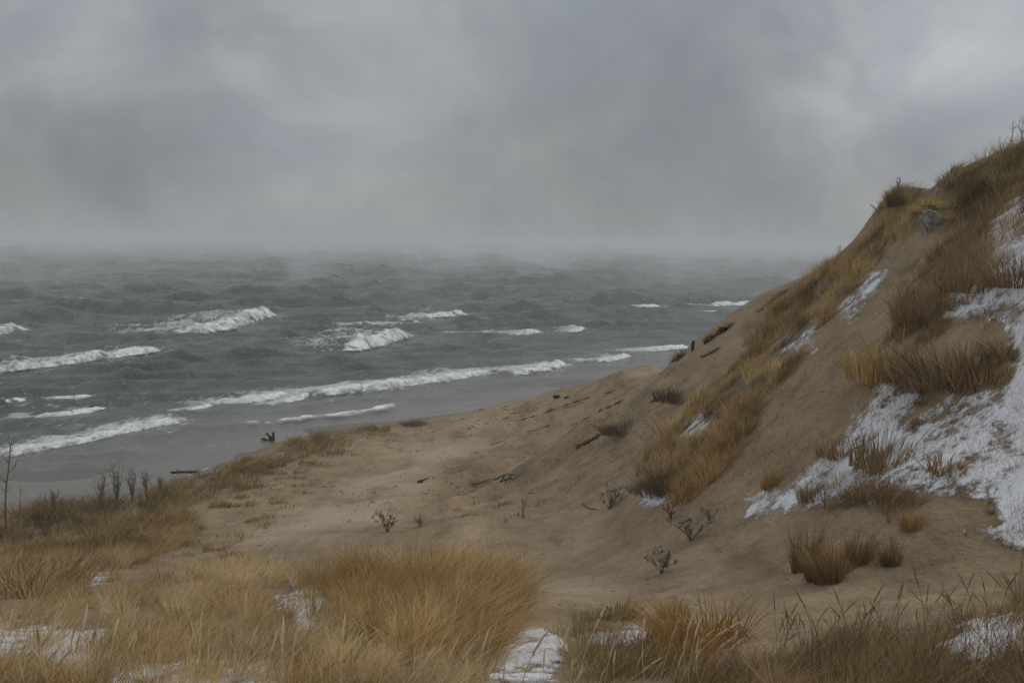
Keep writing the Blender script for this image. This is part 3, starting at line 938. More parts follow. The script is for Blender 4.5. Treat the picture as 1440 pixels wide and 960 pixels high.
def tussock(px, py, hpx, kind, label, group=None, wide=1.0, name='grass_tussock', cat='grass tuft'):
    p = spot(px, py)
    o = link(name, TUFTS[kind][_tc[0] % 3]); _tc[0] += 1
    h = hpx * p[1] / F * (1.2 + 0.25 * rng.random() + (0.3 if kind == 'tall' else 0))
    o.location = p + np.array([0, 0, -0.02]); o.rotation_euler = (0, 0, rng.random() * 6.28); o.scale = (h * wide, h * wide, h)
    return tag(o, label, cat, group)


VG = 'grass tufts on the sand of the hollow'
for a in [(1133, 800, 74, 'tall', 'leftmost of the tawny tufts standing in the sand hollow below the snow'),
          (1150, 815, 56, 'tall', 'short rusty tuft low in the cluster on the sand hollow'),
          (1166, 818, 76, 'tall', 'tuft reaching lowest of the cluster on the sand hollow'),
          (1182, 803, 60, 'orange', 'rusty tuft in the middle of the cluster on the sand hollow'),
          (1206, 790, 64, 'tall', 'bushiest tuft of the cluster, right of the rusty ones on the sand hollow'),
          (1253, 793, 52, 'tall', 'single rounded tuft just right of the cluster on the sand hollow'),
          (1281, 742, 40, 'orange', 'lone thin tuft on the sand right under the snow edge')]:
    tussock(*a, group=VG)
for a in [(985, 905, 112, 'orange', 'large orange tussock on the rim of the hollow at the bottom', None, 1.7),
          (966, 925, 92, 'orange', 'second orange tussock leaning on the large one at the rim', None, 1.6),
          (920, 915, 66, 'olive', 'olive tussock left of the large orange one at the rim'),
          (868, 868, 42, 'olive', 'small olive tuft on pale sand left of the large orange tussock'),
          (950, 866, 34, 'olive', 'thin small tuft right behind the olive tussock on pale sand'),
          (838, 872, 30, 'olive', 'lowest thin tuft at the left of the pale sand rim')]:
    tussock(*a)
for a in [(1085, 685, 40, 'orange', 'small rusty tuft at the left tip of the snow slope'),
          (1147, 700, 36, 'wide', 'dark brown tuft in the middle of the lower snow edge'),
          (1215, 700, 40, 'wide', 'dark brown tuft with snow on both sides above the sand'),
          (1249, 655, 70, 'wide', 'tall brown tuft standing alone in the lower snow'),
          (1250, 700, 46, 'wide', 'brown tuft right below the tall one at the lower snow edge'),
          (1335, 662, 34, 'low', 'flattened brown tuft on the clean middle of the snow slope'),
          (1180, 640, 44, 'wide', 'dark tuft where the trail meets the snow'),
          (1255, 530, 84, 'ochrewide', 'big yellow tussock at the left end of the clump above the snow', None, 1.1),
          (1225, 525, 60, 'ochrewide', 'yellow tussock leaning over the trail above the snow'),
          (1300, 535, 66, 'wide', 'dark brown tussock in the middle of the clump above the snow', None, 1.2),
          (1345, 540, 84, 'rust', 'large red brown tussock in the clump above the snow', None, 1.2),
          (1385, 530, 70, 'wide', 'brown tussock at the right end of the clump above the snow', None, 1.2),
          (1412, 500, 50, 'olive', 'dark olive tussock bending into the snow at the right end of the clump', None, 1.2),
          (1303, 450, 46, 'rust', 'round dark red tussock on the upper slope beside the snow', None, 1.2),
          (1372, 408, 44, 'rust', 'reddish tussock at the top corner of the snow slope', None, 1.3),
          (1432, 400, 60, 'rust', 'dark reddish tussock at the right edge of the upper snow'),
          (1338, 430, 34, 'wide', 'brown tussock bordering the upper snow between two red ones')]:
    tussock(*a)
SG = 'tufts on the bare sand slope above the beach'
for px, py, h in [(389, 656, 11), (432, 652, 9), (470, 637, 10), (404, 648, 11), (366, 668, 13), (355, 687, 12), (323, 684, 10), (309, 713, 11),
                  (325, 712, 10), (354, 733, 8), (279, 744, 10), (468, 619, 9), (451, 619, 8), (290, 700, 9), (340, 700, 8), (420, 665, 7), (300, 775, 12), (325, 782, 13), (270, 765, 9)]:
    tussock(px, py, h * 1.2, 'low', 'low dry grass tuft dotted on the bare sand slope above the beach', SG)
tussock(584, 597, 12, 'dark', 'small round dark bush on the far sand edge by the water', wide=1.2, name='low_bush', cat='bush')
tussock(568, 596, 7, 'low', 'tiny grass tuft next to the small round bush on the far sand edge')
tussock(518, 603, 9, 'low', 'grass tuft at the end of the grass strip on the beach edge')
for a in [(956, 562, 34, 'dark', 'dark brown round bush high on the dune flank', None, 0.8), (876, 608, 32, 'dark', 'dark brown bush hanging on a sand ledge lower on the dune flank', None, 0.85),
          (932, 690, 46, 'dark', 'dark bush under the left edge of the dune grass', None, 0.8), (1274, 288, 40, 'upright', 'dark bush on the corner of the dune crest', None, 0.75)]:
    tussock(*a, name='dune_bush', cat='bush')
tussock(1322, 286, 24, 'straw', 'pale flattened mat of dead grass on the dune crest', wide=1.1, name='dead_grass_mat')
tussock(1305, 296, 22, 'straw', 'pale dead grass hanging over the left side of the crest boulder', wide=1.0, name='dead_grass_mat')
tussock(1338, 306, 20, 'straw', 'pale dead grass at the right foot of the crest boulder', wide=1.0, name='dead_grass_mat')
tussock(1340, 290, 20, 'straw', 'second paler mat of dead grass right of the first on the crest', wide=1.1, name='dead_grass_mat')
# short dead tufts poking through the snow
c = scatter(SNOW[0][0], 420)
P, ok = hit(c[:, 0], c[:, 1]); c = c[ok]; P = P[ok]
for i in range(min(170, len(P))):
    o = link('snow_tuft', TUFTS['low' if i % 3 else 'wide'][i % 3])
    h = (5 + 12 * rng.random() ** 1.6) * P[i, 1] / F * 1.1
    o.location = P[i]; o.rotation_euler = (0, 0, rng.random() * 6.28); o.scale = (h * 0.8, h * 0.8, h)
    tag(o, 'short dead grass tuft poking out of the snow slope', 'grass tuft', 'short tufts poking through the snow')
# fine stubble over the snow and thin grass over the trail edges: nobody could count it
for poly, n, nb, h, sp, bw, mk, lab in [
        (SNOW[0][0], 2300, 10, 0.16, 0.10, 0.007, 'brown', 'sparse dead stubble over the snow slope'),
        ([(1330, 905), (1400, 872), (1445, 862), (1445, 925), (1370, 935)], 80, 9, 0.16, 0.08, 0.006, 'dark', 'dark stubble over the snow at the bottom right corner'),
        ([(675, 965), (712, 905), (760, 885), (960, 880), (940, 915), (800, 925), (780, 985), (680, 990)], 130, 9, 0.15, 0.08, 0.005, 'straw', 'straw stubble sticking out of the snow in the bottom centre gap'),
        (SLOPE, 160, 9, 0.10, 0.12, 0.030, 'brown', 'dead grass bits strewn on the bare sand slope'),
        ([(1060, 560), (1130, 480), (1210, 380), (1290, 330), (1300, 370), (1215, 470), (1170, 600), (1100, 680), (1020, 720), (1010, 690)], 150, 10, 0.12, 0.14, 0.010, 'olive', 'short trampled grass along the trail')]:
    c = scatter(poly, n); P, ok = hit(c[:, 0], c[:, 1]); P = P[ok]
    idx = np.repeat(np.arange(len(P)), nb)
    roots = P[idx] + np.stack([sp * rng.standard_normal(len(idx)), sp * rng.standard_normal(len(idx)), 0 * idx], -1)
    roots[:, 2] = ground(roots[:, 0], roots[:, 1]) - 0.01
    V, q, t, tint = blades(roots, (h * (0.6 + 0.8 * rng.random(len(P))))[idx], bw, 0.7, 0.8, 0.3)
    me = new_mesh('stubble', V, q, t, smooth=False); attr(me, 'tint', tint)
    tag(link('stubble_grass', me, M_G[mk]), lab, 'stubble', kind='stuff')


# --- seed stalks
def stalk_protos(mk, hk):
    out = []
    for s_ in range(4):
        r = np.random.default_rng(50 + s_)
        t = np.linspace(0, 1, 9); bend = 0.10 + 0.30 * r.random()
        path = np.stack([bend * t ** 2.2, 0.04 * np.sin(t * 3 + s_), t * (1 - 0.12 * bend * t)], -1)
        Vs, q, tt = tube(path[:7], np.linspace(0.006, 0.004, 7), 4)
        th = np.linspace(0.70, 1.0, 8)
        hp = np.stack([np.interp(th, t, path[:, k]) for k in range(3)], -1)
        Vh, qh, t_h = tube(hp, np.array([0.004, 0.008, 0.010, 0.0105, 0.0095, 0.008, 0.005, 0.002]) * (1.0 if hk == 'brown' else 1.35), 6)
        Vh = Vh + 0.0025 * r.standard_normal(Vh.shape)
        a = new_mesh('stem', Vs, q, tt); b = new_mesh('seed_head', Vh, qh, t_h)
        for m_, mm in ((a, mk), (b, hk)):
            m_.materials.append(M_G[mm]); attr(m_, 'tint', np.full(len(m_.vertices), 0.55 + 0.15 * s_))
        out.append((a, b))
    return out


def stalk_root(pr, label, group):
    e = bpy.data.objects.new('seed_stalk', None); COL.objects.link(e); e.empty_display_size = 0.05
    link('stem', pr[0], parent=e); link('seed_head', pr[1], parent=e)
    return tag(e, label, 'grass stalk', group)


GA, LA = 'dark seed stalks at the bottom right', 'thin brown seed stalk rising from the dark grass at the bottom right'
GB, LB = 'pale seed stalks along the bottom edge', 'pale straw seed stalk bending from the grass along the bottom edge'
for protos, n, lab, grp, fn in [
        ([stalk_root(p, LA, GA) for p in stalk_protos('brown', 'brown')], 84, LA, GA,
         lambda: ((lambda x: (x, 948 - (x - 1030) * 0.16 + rng.normal() * 9))(1020 + 420 * rng.random()), 60 + 42 * rng.random())),
        ([stalk_root(p, LB, GB) for p in stalk_protos('pale', 'pale')], 110, LB, GB,
         lambda: ((lambda x: (x, 985 + rng.random() * 22 - 18 * math.sin(x / 130)))(1000 * rng.random() ** 0.9), 70 + 75 * rng.random()))]:
    for i in range(n):
        (px, py), hpx = fn()
        o = protos[i] if i < 4 else copy_tree(protos[i % 4])
        p, ok = hit([px], [py]); p = p[0]
        h = hpx * p[1] / F
        o.location = p; o.scale = (h, h, h)
        o.rotation_euler = (0.18 * rng.normal(), 0.16 * rng.normal(), (rng.normal() * 0.7) + (3.1 if (lab is LA and rng.random() < 0.6) else 0))


# --- weeds: forked stems, with curled dead leaves
def weed(px, py, hpx, label, leafy=True, n=7, spread=0.7, seed=0, mat=None, name='dead_weed', cat='weed', thick=1.0, group=None):
    r = np.random.default_rng(seed); p = spot(px, py); h = hpx * p[1] / F
    e = bpy.data.objects.new(name, None); COL.objects.link(e); e.location = p; tag(e, label, cat, group)
    st = Bag(); lf = Bag()
    w = max(0.009 * h, 0.00030 * p[1]) * thick
    for k in range(n):
        az = r.random() * 6.283; ln = spread * (0.25 + (1.15 if leafy else 0.8) * r.random())
        hh = h * (0.6 + 0.45 * r.random()); t = np.linspace(0, 1, 8)
        path = np.stack([np.cos(az) * ln * hh * t ** 1.1, np.sin(az) * ln * hh * t ** 1.1, hh * (t - 0.12 * ln * t * t)], -1)
        path[1:, :] += 0.02 * hh * r.standard_normal((7, 3)); path[0, 2] = -0.04
        st.add(*tube(path, np.linspace(w, 0.45 * w, 8), 4))
        for b_ in range(r.integers(2, 5)):
            i0 = r.integers(2, 7); a2 = r.random() * 6.283; l2 = hh * (0.15 + 0.22 * r.random())
            tip = path[i0] + l2 * np.array([np.cos(a2) * 0.8, np.sin(a2) * 0.8, 0.3 + 0.6 * r.random()])
            mid = (path[i0] + tip) / 2 + 0.06 * l2 * r.standard_normal(3)
            st.add(*tube(np.array([path[i0], mid, tip]), np.array([0.55, 0.45, 0.3]) * w, 4))
            if leafy:
                for _ in range(5):
                    c_ = path[i0] + (tip - path[i0]) * r.random() + 0.02 * h * r.standard_normal(3)
                    u = r.standard_normal(3); u /= np.linalg.norm(u); v_ = np.cross(u, r.standard_normal(3)); v_ /= np.linalg.norm(v_) + 1e-9
                    s_ = h * (0.030 + 0.035 * r.random()); nn = np.cross(u, v_) * s_ * 0.4
                    lf.add([c_ - u * s_, c_ + v_ * s_ * 0.45 + nn, c_ + u * s_, c_ - v_ * s_ * 0.45 + nn], [(0, 1, 2, 3)])
    link('stems', st.mesh('stems'), mat or M_TWIG, e)
    if leafy and lf.n: link('leaves', lf.mesh('leaves', False), M_LEAF, e)
    return e


weed(545, 747, 38, 'leafy dead weed on the sand behind the foreground mound', n=9, seed=1)
weed(590, 740, 18, 'tiny dead weed right of the leafy one behind the mound', n=5, seed=2)
weed(735, 728, 36, 'faint bare forked twig plant in the middle of the sand hollow', leafy=False, n=4, spread=0.5, seed=3)
weed(857, 715, 40, 'dead weed with crooked stems on the sand below the dark bush', n=9, seed=4, spread=0.9)
weed(930, 806, 44, 'brown leafy weed on the sand in the lower middle', n=11, seed=5)
weed(972, 760, 44, 'reddish dead weed at the foot of the dune grass', n=11, seed=6, spread=0.9)
weed(945, 730, 30, 'small dead weed left of the reddish one at the foot of the grass', n=7, seed=7)
weed(1000, 735, 28, 'small twiggy weed right of the reddish one on the sand', n=6, seed=8)
weed(1160, 710, 34, 'thin dark twigs standing in the lower snow edge', leafy=False, n=7, seed=9)
weed(1190, 715, 40, 'taller dark twigs right of the thin ones in the lower snow edge', leafy=False, n=6, seed=10)
weed(1250, 735, 46, 'wiry bare weed on the sand under the snow beside the tufts', leafy=False, n=6, seed=12, spread=0.8)
weed(1305, 690, 30, 'bare curly twigs at the bottom of the clean snow', leafy=False, n=6, seed=13)
weed(1422, 212, 46, 'bare thin stem standing up on the dune crest', leafy=False, n=2, spread=0.15, seed=14)
weed(1436, 208, 60, 'taller bare stem at the right end of the dune crest', leafy=False, n=3, spread=0.2, seed=15)
weed(1263, 262, 22, 'short twigs above the dark bush on the crest corner', leafy=False, n=4, spread=0.3, seed=16)
weed(1181, 358, 16, 'tiny twig on the dune edge against the lake mist', leafy=False, n=2, spread=0.2, seed=17)
weed(1236, 300, 20, 'bent twigs sticking out from the crest corner over the drop', leafy=False, n=4, spread=1.1, seed=18)
# grey bare shrubs in the brush by the beach
for i, (px, py, h, lab) in enumerate([(142, 712, 52, 'leftmost grey bare shrub of the row by the beach'), (165, 708, 60, 'tallest grey bare shrub of the row by the beach'),
                                      (186, 704, 54, 'grey bare shrub just right of the tallest by the beach'), (206, 700, 44, 'rightmost grey bare shrub of the row by the beach'),
                                      (226, 694, 26, 'low grey twigs right of the bare shrub row'), (75, 716, 30, 'low brown bare shrub left of the grey row by the beach')]):
    weed(px, py, h, lab, leafy=False, n=14, spread=0.28, seed=30 + i, mat=M_GREYTWIG, name='bare_shrub', cat='shrub', thick=1.0, group='grey bare shrubs by the beach')


def sapling(px, py, hpx, label, seed, lean=(0.05, 0, 1)):
    r = np.random.default_rng(seed); p = spot(px, py); h = hpx * p[1] / F
    e = bpy.data.objects.new('bare_sapling', None); COL.objects.link(e); e.location = p; tag(e, label, 'sapling')
    t = np.linspace(0, 1, 10)
    path = np.stack([lean[0] * h * t + 0.02 * h * np.sin(t * 5 + seed), lean[1] * h * t, h * t], -1); path[0, 2] = -0.05
    link('trunk', new_mesh('trunk', *tube(path, np.linspace(0.013 * h, 0.004 * h, 10), 6)), M_TWIG, e)
    b = Bag()
    for k in range(16):
        i0 = r.integers(2, 10); a = r.random() * 6.283; l = h * (0.10 + 0.22 * r.random()) * (1.1 - 0.6 * t[i0])
        tip = path[i0] + l * np.array([math.cos(a) * 0.6, math.sin(a) * 0.6, 0.9]); mid = (path[i0] + tip) / 2 + l * 0.1 * np.array([math.cos(a), math.sin(a), -0.3])
        b.add(*tube(np.array([path[i0], mid, tip]), np.array([0.004, 0.0032, 0.002]) * h, 4))
    link('branches', b.mesh('branches'), M_TWIG, e)


sapling(9, 748, 128, 'tall bare sapling at the left edge above the brush', 3)
sapling(24, 742, 60, 'short bare sapling right beside the tall one at the left edge', 5, (0.12, 0, 1))
# a shrub on the crest just outside the frame reaches one twig into it
p = spot(1446, 226)
e = bpy.data.objects.new('bare_sapling', None); COL.objects.link(e); e.location = p + np.array([0.45, 0, 0]); tag(e, 'bare sapling on the crest whose twig tip pokes into the sky at the right edge', 'sapling')
t = np.linspace(0, 1, 9); path = np.stack([0.25 * t, 0 * t, 2.1 * t], -1); path[0, 2] = -0.1
link('trunk', new_mesh('trunk', *tube(path, np.linspace(0.03, 0.012, 9), 6)), M_TWIG, e)
tw = np.array([[0.24, 0, 1.95], [-0.1, 0, 2.28], [-0.42, 0, 2.50], [-0.62, 0, 2.62]])
link('branch', new_mesh('branch', *tube(tw, np.array([0.014, 0.012, 0.010, 0.006]), 5)), M_TWIG, e)


# --- wood on the beach and slope
def stick_pile(name, px, py, label, sticks, mat, cat):
    p = spot(px, py); b = Bag(); sc = p[1] / F
    for pts, r0, r1 in sticks:
        pts = np.array(pts, float) * sc
        n = 9; s = np.linspace(0, len(pts) - 1, n)
        path = np.stack([np.interp(s, np.arange(len(pts)), pts[:, k]) for k in range(3)], -1)
        path[1:-1] += 0.25 * sc * rng.standard_normal((n - 2, 3))
        V, q, t_ = tube(path, np.linspace(r0, r1, n) * sc, 7)
        b.add(V + 0.12 * r0 * sc * rng.standard_normal(V.shape), q, t_)
    o = link(name, b.mesh(name), mat); o.location = p
    return tag(o, label, cat)


# pieces are given in picture units at their own distance: right, away, up
stick_pile('driftwood_stump', 378, 626, 'dark forked driftwood stump on the beach grass edge', [
    ([(-6, 0, -1), (0, 0, 5), (7, 0, 9)], 4.2, 3.0), ([(0, 0, 4), (-5, 1, 8), (-10, 0, 10)], 2.6, 1.3), ([(2, 0, 6), (2, -1, 12), (-3, 0, 18)], 2.4, 1.3),
    ([(6, 0, 8), (7, 0, 14), (6, 1, 19)], 2.4, 1.4), ([(-8, 1, 0), (-8, 0, 5), (-11, 0, 7)], 2.3, 1.2), ([(3, 0, 10), (8, -1, 12)], 2.0, 1.0)], M_DARKWOOD, 'driftwood')
stick_pile('wooden_post', 974, 493, 'small dark post standing at the dune edge before the surf', [([(0, 0, -3), (0, 0, 6), (0.5, 0, 14)], 2.3, 2.0)], M_DARKWOOD, 'post')
stick_pile('driftwood_log', 783, 560, 'short black log lying on the sand edge by the far water', [([(-5, 0, 2), (0, 0, 2.6), (5, 0, 2)], 2.6, 2.2)], M_DARKWOOD, 'driftwood')
stick_pile('driftwood_log', 797, 560, 'brown log end right of the black one on the far sand edge', [([(-4, 0, 1), (1, 0, 1.6), (6, 2, 1)], 1.8, 1.3), ([(0, 0, 1), (2, 0, 4)], 0.9, 0.6)], M_WOOD, 'driftwood')
stick_pile('driftwood_log', 262, 668, 'long dark driftwood log at the end of the beach snow patch', [([(-22, 0, 4), (-6, 0, 5), (14, 6, 4), (28, 9, 3)], 1.8, 1.2), ([(-10, 0, 4), (-13, 0, 9)], 0.9, 0.5), ([(2, 0, 4), (6, 0, 8)], 0.9, 0.5)], M_DARKWOOD, 'driftwood')
stick_pile('root_tangle', 708, 676, 'tangle of dead roots on the bare sand slope', [
    ([(-12, 0, 1), (-4, 0, 7), (8, 0, 10), (18, 0, 8)], 1.2, 0.6), ([(-4, 0, -1), (0, 0, 5), (2, 0, 9)], 1.6, 0.8), ([(0, 0, -1), (6, 0, 5), (14, 0, 4)], 1.4, 0.6),
    ([(4, 0, 0), (16, 0, 4), (28, 0, 12)], 1.1, 0.5), ([(-6, 0, 3), (-20, 0, 2), (-40, 0, -4)], 1.0, 0.5), ([(2, 0, 2), (-2, -1, 8)], 1.0, 0.6), ([(6, 0, 1), (10, 0, 9)], 1.0, 0.6), ([(12, 0, 2), (10, 0, 8)], 0.9, 0.5)], M_WOOD, 'roots')
stick_pile('dead_branch', 668, 682, 'long dead branch lying left of the root tangle', [([(-24, 0, 0), (-8, 0, 2), (8, 0, 3), (22, 2, 6)], 1.3, 0.6), ([(-18, 0, 1), (-4, -2, -1), (12, -2, 0)], 1.0, 0.5)], M_WOOD, 'branch')
stick_pile('dead_branch', 594, 678, 'short dark branch on the sand left of the root tangle', [([(-7, 0, 0), (0, 0, 3), (8, 1, 6)], 1.5, 0.8), ([(-4, 0, 1), (2, 0, 0)], 1.1, 0.6)], M_DARKWOOD, 'branch')
stick_pile('dead_branch', 838, 716, 'bent dead branch sticking out left of the crooked weed', [([(-20, 0, 8), (-10, 0, 1), (6, 0, 0), (30, 3, 6)], 1.1, 0.5)], M_WOOD, 'branch')
stick_pile('dead_branch', 1118, 792, 'crossed pale dead stems on sand left of the hollow tufts', [([(-9, 0, 0), (0, 0, 5), (6, 0, 9)], 0.7, 0.4), ([(-2, 0, 8), (4, 0, 3), (9, 0, 0)], 0.7, 0.4)], M_G['straw'], 'branch')


# washed and blown bits on the bare sand: too many and too small to count
bits = Bag()
for poly, n in ((SLOPE, 170), (TRAIL, 70), ([(560, 600), (700, 575), (830, 552), (820, 562), (700, 590), (580, 612)], 60), ([(700, 830), (1000, 800), (1300, 760), (1400, 800), (1100, 880), (800, 890)], 60), ([(300, 780), (450, 690), (560, 620), (600, 640), (500, 740)], 70)):
    c = scatter(poly, n); P, ok = hit(c[:, 0], c[:, 1])
    for p_ in P[ok]:
        l = p_[1] / F * (1.5 + 5 * rng.random() ** 3); a_ = rng.random() * 6.283; d_ = np.array([math.cos(a_), math.sin(a_), 0.25 * rng.normal()]) * l
        bits.add(*tube(np.array([p_ - d_, p_ + np.array([0, 0, 0.2 * l]), p_ + d_ * 0.8]), np.array([0.5, 0.8, 0.4]) * p_[1] / F * 0.75, 4))
tag(link('driftwood_litter', bits.mesh('driftwood_litter'), M_TWIG), 'small bits of dead stems and wood strewn over the bare sand', 'litter', kind='stuff')

# --- torn sod ledges along the dune edge
M_SOD = flat_material('sod', (0.055, 0.041, 0.027), (0.15, 0.112, 0.072), 7, 0.95, (1, 1, 1), 0.08)


def ledge(pts, rpx, label, seed):
    pts = np.array(pts, float); n = 34
    s = np.linspace(0, len(pts) - 1, n)
    P = np.array([spot(np.interp(k, np.arange(len(pts)), pts[:, 0]), np.interp(k, np.arange(len(pts)), pts[:, 1])) for k in s])
    P = np.array([np.convolve(np.pad(P[:, k], 2, 'edge'), np.ones(5) / 5, 'valid') for k in range(3)]).T
    r = rpx * P[:, 1].mean() / F
    ss = np.arange(n)
    rr = r * np.clip(-0.15 + 2.2 * (noise(ss / 2.3, ss * 0 + seed, 3) * 0.5 + 0.5), 0.06, 2) * np.clip(np.minimum(ss, n - 1 - ss) / 3, 0.15, 1)
    V, q, t_ = tube(P, rr, 10)
    V[:, 2] += (V[:, 2] - np.repeat(np.append(P[:, 2], 0), 1)[np.minimum(np.arange(len(V)) // 10, n - 1)]) * -0.25
    V = V + 0.38 * np.repeat(np.append(rr, [0.1 * r] * 2), 10)[:len(V), None] * rng.standard_normal(V.shape)
    V[:, 2] -= 0.35 * r
    c0 = P.mean(0)
    o = link('sod_ledge', new_mesh('sod_ledge', V - c0, q, t_), M_SOD); o.location = c0
    tag(o, label, 'sod', 'dark sod ledges along the dune edge')
    if rpx >= 1.5:
        k_ = rng.integers(0, n, 420)
        roots = P[k_] - c0 + 0.7 * r * rng.standard_normal((420, 3)) * np.array([1, 1, 0.2])
        Vb, qb, tb, tint = blades(roots, 3.2 * r, 0.16 * r, 0.9, 1.1, 0.4)
        me = new_mesh('grass_fringe', Vb, qb, tb, smooth=False); attr(me, 'tint', tint)
        link('grass_fringe', me, M_G['rust'], o)


ledge([(1108, 409), (1088, 424), (1064, 441)], 3.0, 'dark torn sod on the dune edge below the far whitecap', 1)
ledge([(1030, 458), (1010, 470), (990, 484)], 3.6, 'dark torn sod on the dune edge right of the post', 2)
ledge([(962, 500), (948, 507), (932, 514)], 2.2, 'dark torn sod on the dune edge left of the post', 3)
ledge([(872, 548), (835, 556), (795, 570), (750, 585), (702, 600)], 1.0, 'long thin dark ledge line across the lower sand slope', 4)
ledge([(845, 612), (828, 622), (810, 630)], 2.2, 'broken dark ledge left of the hanging bush', 5)
ledge([(1012, 490), (1000, 497), (986, 503)], 1.8, 'short dark ledge on sand under the torn sod near the post', 6)
ledge([(660, 640), (700, 622), (745, 606), (790, 592)], 0.8, 'thin dark ledge line below the longer one on the lower sand slope', 8)
ledge([(800, 600), (840, 580), (880, 560)], 0.9, 'thin dark ledge line left of the dark brown bushes', 9)
ledge([(940, 556), (928, 562), (915, 566)], 1.6, 'short dark ledge left of the dark round bush', 7)

# --- boulder on the crest
p = spot(1316, 318)
bm_u, bm_v = 48, 32
th, ph = np.meshgrid(np.linspace(0, 2 * math.pi, bm_u, endpoint=False), np.linspace(0.02, math.pi - 0.02, bm_v), indexing='ij')
d = np.stack([np.sin(ph) * np.cos(th), np.sin(ph) * np.sin(th), np.cos(ph)], -1)
_f = np.random.default_rng(12).standard_normal((9, 3)); _f /= np.linalg.norm(_f, axis=1, keepdims=True)
rr = 1.0 / np.maximum(0.75, (d[..., None, :] * _f).sum(-1) / (0.55 + 0.35 * np.random.default_rng(13).random(9))).max(-1) * 1.0
rr = rr * (1 + 0.25 * fbm(d[..., 0] * 3 + d[..., 2], d[..., 1] * 3 - d[..., 2] * 2, 4, 5))
V = d * rr[..., None] * np.array([0.52, 0.42, 0.27])
i = np.arange(bm_u)[:, None]; j = np.arange(bm_v - 1)[None]
q = np.stack([i * bm_v + j, ((i + 1) % bm_u) * bm_v + j, ((i + 1) % bm_u) * bm_v + j + 1, i * bm_v + j + 1], -1).reshape(-1, 4)
o = link('boulder', new_mesh('boulder', V.reshape(-1, 3), q[:, ::-1]), flat_material('boulder', (0.08, 0.067, 0.058), (0.40, 0.37, 0.345), 7, 0.9, (1, 1, 1), 0.06))
o.location = p + np.array([0, 0.1, -0.02]); o.rotation_euler = (0.3, 0.5, 0.4)
tag(o, 'grey snow dusted boulder below the pale grass mats on the crest', 'boulder')

# --- litter caught in the foreground grass: a crumpled blue scrap of sheet
p = spot(412, 846)
g = np.linspace(-1, 1, 9); A, B = np.meshgrid(g, g, indexing='ij')
V = np.stack([A * 0.045, B * 0.035, 0.05 + 0.04 * fbm(A * 1.4, B * 1.4, 3, 8) * 2 + 0.05 * A * A], -1).reshape(-1, 3)
me = new_mesh('blue_scrap', np.vstack([V, V - np.array([0, 0, 0.004])]), np.vstack([grid_quads(9, 9), grid_quads(9, 9)[:, ::-1] + 81]))
o = link('plastic_scrap', me, flat_material('blue_plastic', (0.09, 0.15, 0.18), (0.22, 0.29, 0.32), 8, 0.5)); o.location = p + np.array([0, 0, 0.12])
tag(o, 'small crumpled blue scrap caught in the grass of the foreground', 'litter')

# ------------------------------------------------------------------ air
def box(name, lo, hi, mat):
    lo = np.array(lo, float); hi = np.array(hi, float)
    V = np.array([[x, y, z] for z in (lo[2], hi[2]) for y in (lo[1], hi[1]) for x in (lo[0], hi[0])])
    q = [(0, 2, 3, 1), (4, 5, 7, 6), (0, 1, 5, 4), (2, 6, 7, 3), (0, 4, 6, 2), (1, 3, 7, 5)]
    return link(name, new_mesh(name, V, np.array(q), smooth=False), mat)


def volume_material(name, density, color):
    m = bpy.data.materials.new(name); m.use_nodes = True; nt = m.node_tree
    nt.nodes.clear()
    o = nt.nodes.new('ShaderNodeOutputMaterial'); v = nt.nodes.new('ShaderNodeVolumePrincipled')
    v.inputs['Color'].default_value = (*color, 1); v.inputs['Density'].default_value = density
    v.inputs['Anisotropy'].default_value = 0.0
    nt.links.new(v.outputs[0], o.inputs['Volume'])
    return m, nt, v


HZ, _, _ = volume_material('haze_air', 0.00060, (0.93, 0.95, 0.97))
tag(box('haze', (-15000, -40, -10.5), (15000, 14000, 24.0), HZ), 'pale grey haze hanging over lake and dunes', 'haze', kind='stuff')

SM, nt, v = volume_material('sea_smoke', 0.0, (0.95, 0.96, 0.97))
L = nt.links.new
g = nt.nodes.new('ShaderNodeNewGeometry')
sp_ = nt.nodes.new('ShaderNodeSeparateXYZ'); L(g.outputs['Position'], sp_.inputs[0])
mpv = nt.nodes.new('ShaderNodeMapping'); mpv.inputs['Scale'].default_value = (0.030, 0.011, 0.014); L(g.outputs['Position'], mpv.inputs['Vector'])
na = noise_tex(nt, 1.0, 4, 0.62, mpv.outputs['Vector'], 0.8)
mpc = nt.nodes.new('ShaderNodeMapping'); mpc.inputs['Scale'].default_value = (0.010, 0.0035, 0.0); L(g.outputs['Position'], mpc.inputs['Vector'])
nc = noise_tex(nt, 1.0, 3, 0.55, mpc.outputs['Vector'], 0.3)


def math_node(op, a, b=None, clamp=False):
    n = nt.nodes.new('ShaderNodeMath'); n.operation = op; n.use_clamp = clamp
    for i, x in enumerate((a, b)):
        if x is None: continue
        if hasattr(x, 'is_output'): L(x, n.inputs[i])
        else: n.inputs[i].default_value = x
    return n.outputs[0]


def maprange(x, a, b, c, d):
    n = nt.nodes.new('ShaderNodeMapRange'); L(x, n.inputs['Value'])
    for k_, q_ in zip(('From Min', 'From Max', 'To Min', 'To Max'), (a, b, c, d)): n.inputs[k_].default_value = q_
    return n.outputs[0]


top = maprange(nc.outputs['Fac'], 0.44, 0.66, 2.0, 26.0)                # how high the steam rises here
fall = math_node('EXPONENT', math_node('MULTIPLY', math_node('DIVIDE', sp_.outputs['Z'], top), -1.0))
wisp = maprange(na.outputs['Fac'], 0.50, 0.72, 0.0, 1.2)
near_ = maprange(sp_.outputs['Y'], 120.0, 520.0, 0.35, 1.0)
cap = maprange(sp_.outputs['Z'], 40.0, 70.0, 1.0, 0.0)
den = math_node('MULTIPLY', math_node('MULTIPLY', wisp, fall), math_node('MULTIPLY', near_, cap))
